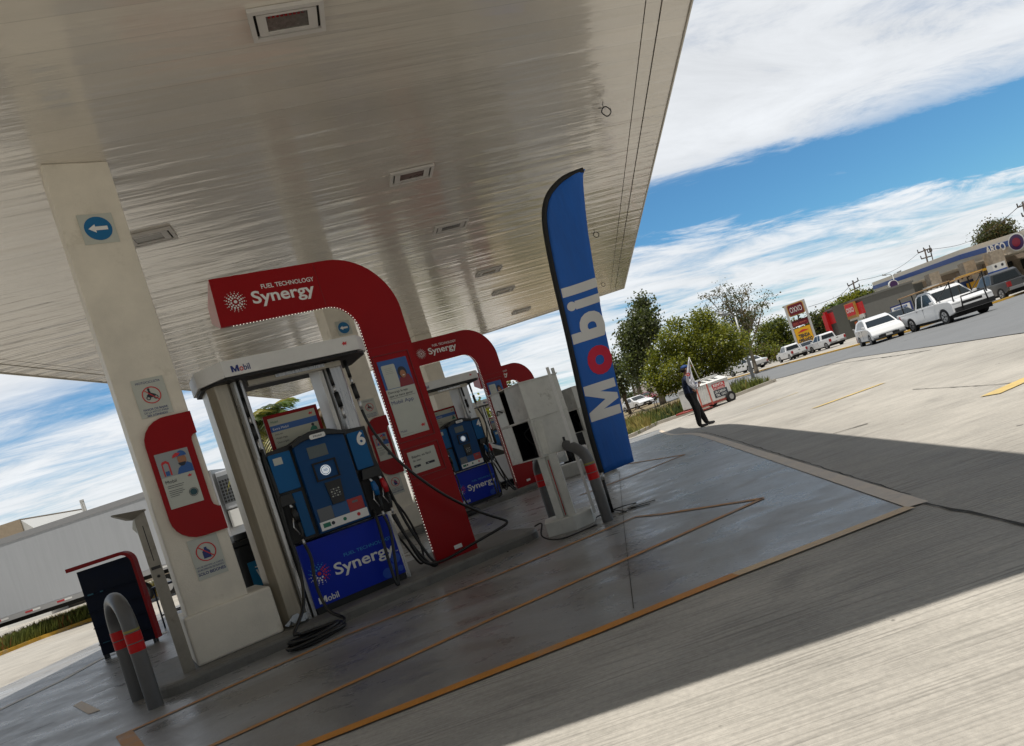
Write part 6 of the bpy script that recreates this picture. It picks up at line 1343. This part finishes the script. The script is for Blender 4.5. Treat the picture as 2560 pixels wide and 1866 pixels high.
def ontext(s_, u0, u1, zf, hh, m, off=.14):
    v, f, x0, x1, y0_, y1_ = text2d(s_, .03); e = Vector((math.cos(ang), math.sin(ang), 0)); nrm = Vector((e.y, -e.x, 0)); nrm = nrm if nrm.dot(Vector((NC.x, NC.y, 0))) < 0 else -nrm; mb = MB()
    mb.add([n0+e*(u0+(x-x0)/(x1-x0)*(u1-u0))+nrm*off+Vector((0, 0, slope*(u0+(x-x0)/(x1-x0)*(u1-u0))+zf+y_/.69*hh)) for x, y_ in v], f, m); mb.build('lettering', t)
def uof(x, y):
    n_ = Vector((-math.sin(ang), math.cos(ang), 0)); P = Vector((NC.x, NC.y, 0)); d_ = ray(x, y); tt = (P-Vector((0, 0, CAM_H))).dot(n_)/d_.dot(n_); Q = Vector((0, 0, CAM_H))+d_*tt; return (Q-P).dot(Vector((math.cos(ang), math.sin(ang), 0)))
ontext('ARCO', uof(2466, 624), uof(2514, 607), hF*.33, hF*.42, M_wht)
uc = uof(2541, 594); e = Vector((math.cos(ang), math.sin(ang), 0)); nrm = Vector((e.y, -e.x, 0)); nrm = nrm if nrm.dot(Vector((NC.x, NC.y, 0))) < 0 else -nrm; cc = n0+e*uc+nrm*.16+Vector((0, 0, slope*uc+hF*.56)); rr = hF*.50
mb = MB()
for rad, m, of in ((1., M_wht, 0), (.86, mat('emblem_navy', (.05, .015, .08), .4), .03), (.5, mat('emblem_red', (.22, .01, .03), .4), .05)):
    mb.add([cc+e*(rr*rad*math.cos(2*math.pi*i/24))+Vector((0, 0, rr*rad*math.sin(2*math.pi*i/24)+0))+nrm*of for i in range(24)], [tuple(range(24))], m)
mb.build('round_emblem', t)
for i, (x, y, D2, wpx) in enumerate(((2272, 740, 90, 1.0), (2345, 735, 91, 1.1), (2430, 705, 93, 1.2), (2500, 690, 90, 1.3))):
    p_ = atD(x, y, D2); rx, ry = p_.x-NC.x, p_.y-NC.y; H_ = n0.z+.3; mb = MB(); mb.box(rx-wpx/2, rx+wpx/2, ry-wpx/2, ry+wpx/2, 0, H_, M_stone); mb.build('pier', t)
for i, (x, y, D2, lb) in enumerate(((2262, 765, 88, 'leftmost white and blue pump under the canopy across the street'), (2325, 745, 89, 'middle white and blue pump under the canopy across the street'), (2405, 725, 90, 'pump with a blue panel beside the third pier across the street'), (2490, 700, 86, 'rightmost pump under the canopy across the street'))):
    p_ = gD(x, y, D2); t = thing('far_pump', lb, 'fuel dispenser', p_, THR, 'pumps across the street'); mb = MB(); mb.box(0, 1.5, 0, .8, 0, 1.0, M_plate); mb.build('base', t); mb = MB(); mb.box(0, 1.5, -.02, .8, 1.0, 1.9, M_ab); mb.build('blue_panel', t); mb = MB(); mb.box(.05, 1.45, 0, .8, 1.9, 2.6, M_plate); mb.disc((.4, -.01, 2.3), .14, M_ink, 12); mb.disc((1.1, -.01, 2.3), .14, M_ink, 12); mb.build('head', t)
hA, hB = gD(2280, 790, 112), gD(2640, 690, 102); hA.z = -.2; ax = Vector((hB.x-hA.x, hB.y-hA.y, 0)); rz3 = math.atan2(ax.y, ax.x); wl = ax.length
t = thing('station_shop', 'long tan and pale shop building in the shade of the far canopy', 'building', hA, rz3)
mb = MB(); mb.box(0, wl, 0, 8, 0, 4.2, M_tan); mb.build('wall', t)
for i, (a, b, z0_, z1_, m) in enumerate(((.12, .34, .2, 3.0, M_lil), (.42, .60, .2, 3.4, M_lil), (.80, .90, .2, 2.6, M_stone), (.92, .99, .1, 3.6, M_cav))):
    mb = MB(); mb.box(wl*a, wl*b, -.12, 0, z0_, z1_, m); mb.build('wall_panel', t)
for a in (.20, .50, .74): mb = MB(); mb.box(wl*a, wl*a+.9, -.16, -.125, 1.4, 2.6, M_gl); mb.build('window', t)
mb = MB(); [mb.box(wl*.84+i*1.1, wl*.84+i*1.1+.9, -.16, -.125, 1.2, 2.4, M_gl) for i in range(2)]; parts(mb, 'window', t)
q = gD(2448, 700, 90); t = thing('yellow_stand', 'yellow awning stand behind the bonnet of the rack pickup', 'stand', Vector((q.x, q.y, -.15)), THR)
M_yst2 = mat('stand_yellow', (.60, .33, .02), .5)
mb = MB(); mb.box(-1.6, 2.6, -.6, 1.2, 2.3, 2.55, M_yst2); mb.build('awning', t); mb = MB(); mb.box(-.9, 1.2, 0, .8, .3, 1.6, M_yst2); mb.box(-.7, 1.0, -.02, 0, .5, .85, M_wht); mb.build('counter', t); mb = MB(); [mb.box(x, x+.1, y_, y_+.1, 0, 2.3, M_trim) for x in (-1.5, 2.4) for y_ in (-.5, 1.0)]; parts(mb, 'post', t)
q0 = gD(2250, 770, 84); tp = atD(2233, 712, 84); t = thing('oval_pole_sign', 'small dark oval sign on a thin pole at the left end of the far canopy', 'sign', q0, 0)
dd = tp-q0; mb = MB(); mb.tube([(0, 0, 0), tuple(dd)], .09, M_wht, 8); mb.build('pole', t); mb = MB(); mb.tube([(dd.x, dd.y-.12, dd.z), (dd.x, dd.y+.1, dd.z)], .48, M_wht, 20, smooth=False); mb.tube([(dd.x, dd.y-.16, dd.z), (dd.x, dd.y-.1, dd.z)], .40, mat('emblem_navy', (.05, .015, .08), .4), 20, smooth=False); mb.build('emblem', t)

# ---------------------------------------------------------------- long white trailer and buildings at left
DT = 27.5
def onR(x, y, depth):      # point at a given depth along the view axis
    d = ray(x, y); k = depth/(d.x*RY.x+d.y*RY.y); return Vector((0, 0, CAM_H))+d*k
fr = onR(558, 1300, DT); zg_ = -.74
t = thing('semi_trailer', 'long white refrigerated semi-trailer parked across the left background', 'truck trailer', Vector((fr.x, fr.y, zg_)), THR)
M_trl = mat('trailer_white_skin', (.42, .44, .47), .42, var=.05, vs=1.5, bump=.15, bs=6, stretch=(6, 1, .3)); M_alu = mat('aluminium_rail', (.42, .42, .43), .4, metal=.6); M_refl2 = mat('red_reflector', (.45, .02, .03), .4)
zb0, zt0 = onR(0, 1533, DT).z-zg_, onR(0, 1372, DT).z-zg_
zb0 = 1.20; zt0 = 4.38
mb = MB(); mb.box(-16, 0, 0, 2.5, zb0+.12, zt0, M_trl)
mb.build('box_body', t, bevel=.02)
mb = MB(); mb.box(-16, .01, -.02, 0, zt0-.22, zt0, M_alu); mb.build('top_rail', t); mb = MB(); mb.box(-16, .01, -.025, 2.5, zb0-.08, zb0+.12, M_alu); mb.build('side_rail', t)
mb = MB(); [mb.box(-15.5+i*1.35, -15.5+i*1.35+.32, -.032, -.026, zb0, zb0+.07, M_refl2) for i in range(12)]; mb.build('red_reflectors', t); mb = MB(); [mb.box(-15.18+i*1.35, -15.18+i*1.35+.32, -.032, -.026, zb0, zb0+.07, M_wht) for i in range(12)]; mb.build('white_reflectors', t)
mb = MB(); mb.box(.01, .10, .05, 2.45, zb0, zt0, M_alu); mb.build('front_wall', t)
mb = MB(); mb.box(.10, .85, .3, 2.2, zt0-1.75, zt0-.15, M_trl); mb.build('cooling_unit', t, bevel=.04)
mb = MB(); mb.box(.16, .80, .28, .30, zt0-1.5, zt0-.35, M_tilegrey); [mb.box(.19+i*.12, .27+i*.12, .265, .28, zt0-1.45+j*.14, zt0-1.37+j*.14, M_cav) for i in range(5) for j in range(7)]; mb.build('vent_grille', t)
mb = MB(); mb.box(.15, .85, .3, 1.4, zt0-2.5, zt0-1.8, M_wht); mb.build('side_tank', t)
for x in (-13.2, -14.5, -4.15, -3.0):
    mb = MB(); mb.tube([(x, .05, .5), (x, .35, .5)], .5 if x < -5 else .42, M_tyre, 22, smooth=False); o = mb.build('wheel', t); mb = MB(); mb.tube([(x, .03, .5), (x, .2, .5)], .27, M_rim, 16, smooth=False); mb.build('rim', o)
mb = MB(); mb.box(-5.9, -5.75, .3, .45, .05, zb0-.08, M_under); mb.build('landing_gear', t); mb = MB(); mb.box(-16, 0, .3, 2.2, zb0-.25, zb0-.08, M_under); mb.build('underframe', t)
t = thing('truck_tractor', 'dark tractor unit coupled to the long white trailer, mostly hidden behind pump 6', 'truck', Vector((fr.x, fr.y, zg_)), THR)
mb = MB(); mb.box(-1.2, 4.4, .8, 1.7, .55, .85, M_under); mb.build('chassis', t)
mb = MB(); mb.prism([(1.9, .7), (1.9, 3.5), (3.2, 3.65), (3.9, 3.1), (4.15, 1.9), (5.6, 1.75), (5.8, .6)], .1, 2.4, P_dark); mb.build('cab', t, bevel=.05)
mb = MB(); mb.tube([(1.2, .2, .85), (3.0, .2, .85)], .33, M_chr, 16, smooth=False); mb.build('fuel_tank', t)
mb = MB(); mb.tube([(1.6, .25, 1.0), (1.6, .25, 3.9)], .09, M_chr, 10); mb.tube([(1.2, .5, 1.2), (1.45, .4, 1.7), (1.2, .5, 2.0)], .03, M_chr, 6); mb.tube([(1.3, .4, 1.1), (1.0, .5, 1.6), (1.35, .5, 2.1)], .025, M_wht, 6); mb.build('exhaust_stack', t)
for x in (.75, -.45, 4.9):
    mb = MB(); mb.tube([(x, .0, .51), (x, .5, .51)], .51, M_tyre, 24, smooth=False); o = mb.build('wheel', t); mb = MB(); mb.ring((x, -.01, .51), .20, .30, M_rim, 24, .02); mb.tube([(x, -.07, .51), (x, .05, .51)], .10, M_chr, 12, smooth=False)
    for k in range(10): a = 2*math.pi*k/10; mb.tube([(x+.17*math.cos(a), -.035, .51+.17*math.sin(a)), (x+.17*math.cos(a), .0, .51+.17*math.sin(a))], .022, M_chr, 6)
    mb.disc((x, -.002, .51), .2, M_under, 20); mb.build('rim', o)
mb = MB(); mb.prism([(.05, .95), (.25, 1.12), (1.3, 1.12), (1.45, .95), (1.5, .5), (1.42, .5), (1.38, .9), (1.25, 1.05), (.3, 1.05), (.1, .9)], .0, .5, M_plate); mb.build('mudguard', t)
def block(name, label, pxs, depth, th_, m, top=None, zbot=-.8):
    # pxs: left-top, right-top pixel; becomes a box with its real height
    a, b = onR(*pxs[0], depth), onR(*pxs[1], depth); t = thing(name, label, 'building', Vector((a.x, a.y, zbot)), THR); L_ = (Vector((b.x, b.y))-Vector((a.x, a.y))).length; ha, hb = a.z-zbot, b.z-zbot
    return t, L_, ha, hb
t, L_, ha, hb = block('flat_roofed_building', 'long brownish building whose parapet shows just above the white trailer', [(87, 1322), (215, 1281)], 52, 8, M_stone)
mb = MB(); mb.add([(0, 0, 0), (L_, 0, 0), (L_, 0, hb), (0, 0, ha), (0, 9, 0), (L_, 9, 0), (L_, 9, hb), (0, 9, ha)], [(0, 1, 2, 3), (5, 4, 7, 6), (3, 2, 6, 7), (4, 0, 3, 7), (1, 5, 6, 2)], mat('weathered_block', (.13, .11, .085), .85, var=.25, vs=1.2)); mb.box(-.0, L_, -.06, 0, ha-.9, ha-.78, M_plate); mb.build('wall', t)
mb = MB(); mb.add([(L_, 0, 0), (L_+6, .0, 0), (L_+6, 0, hb-.2), (L_, 0, hb)], [(0, 1, 2, 3)], M_stone); mb.box(L_, L_+6, .01, 9, 0, hb-.25, M_stone); mb.build('side_wing', t)
mb = MB(); [mb.box(x, x+.12, .1, .2, ha-.1, ha+1.0, M_plate) for x in (L_*.97, L_*.93)]; mb.box(L_*.93, L_*.97+.12, .1, .2, ha+.8, ha+.9, M_plate); parts(mb, 'antenna_rod', t)
t, L_, ha, hb = block('white_roofed_shed', 'pale shed with a tan fascia at the left edge, above the white trailer', [(-60, 1335), (52, 1302)], 50, 6, M_wht)
mb = MB(); mb.box(0, L_, .1, 7, 0, ha-.9, M_wht); mb.build('wall', t); mb = MB(); mb.box(0, L_+.15, -.3, 7, ha-1.05, ha, mat('tan_fascia', (.36, .29, .21), .7, var=.1)); mb.build('fascia', t); mb = MB(); mb.add([(L_+.15, -.2, ha-.1), (L_+.15, 7, ha-.1), (L_+1.3, 7, ha-1.4), (L_+1.3, -.2, ha-1.4), (L_+.15, -.2, ha-1.4), (L_+.15, 7, ha-1.4)], [(0, 1, 2, 3), (0, 3, 4), (1, 5, 2)], M_plate); mb.build('sloping_roof', t)
# far low town beyond the grass
random.seed(77)
for i, (x0, x1, y, D2, hh, m, lb) in enumerate(((1520, 1565, 1022, 150, 3.5, M_lil, 'pale low building far down the street just right of the banner'), (1600, 1680, 985, 150, 3.2, M_lil, 'long pale building far behind the trunk of the green tree'), (1820, 1890, 925, 130, 3.4, M_wht, 'white wall far behind the street lamp mast'), (1690, 1760, 985, 95, 2.6, M_wht, 'low white wall just behind the trunk of the green tree'))):
    a, b = gD(x0, y, D2), gD(x1, y, D2); L_ = (b-a).length; t = thing('far_building', lb, 'building', Vector((a.x, a.y, -.35)), THR, 'distant low buildings'); mb = MB(); mb.box(0, L_, 0, 6, 0, hh, m); mb.box(-.1, L_+.1, -.1, 6.1, hh, hh+.2, m); mb.build('wall', t); mb = MB(); [mb.box(k+.6, k+1.9, -.03, 0, 1.0, 2.1, M_gl) for k in range(1, max(2, int(L_)-2), 4)]; parts(mb, 'window', t)
vs = []; mb = MB(); n_ = 60
for k in range(n_+1):
    a = R(-60+120*k/n_); x, y = 900*math.sin(a), 900*math.cos(a); h = 5+9*(.5+.5*math.sin(k*.7)+.3*math.sin(k*1.9)); vs += [(x, y, -3), (x*1.05, y*1.05, h)]
mb.add(vs, [(2*k, 2*k+2, 2*k+3, 2*k+1) for k in range(n_)], mat('far_hill', (.10, .12, .11), .95, var=.2, vs=.02)); one(mb, 'hills', None, None, kind='structure')
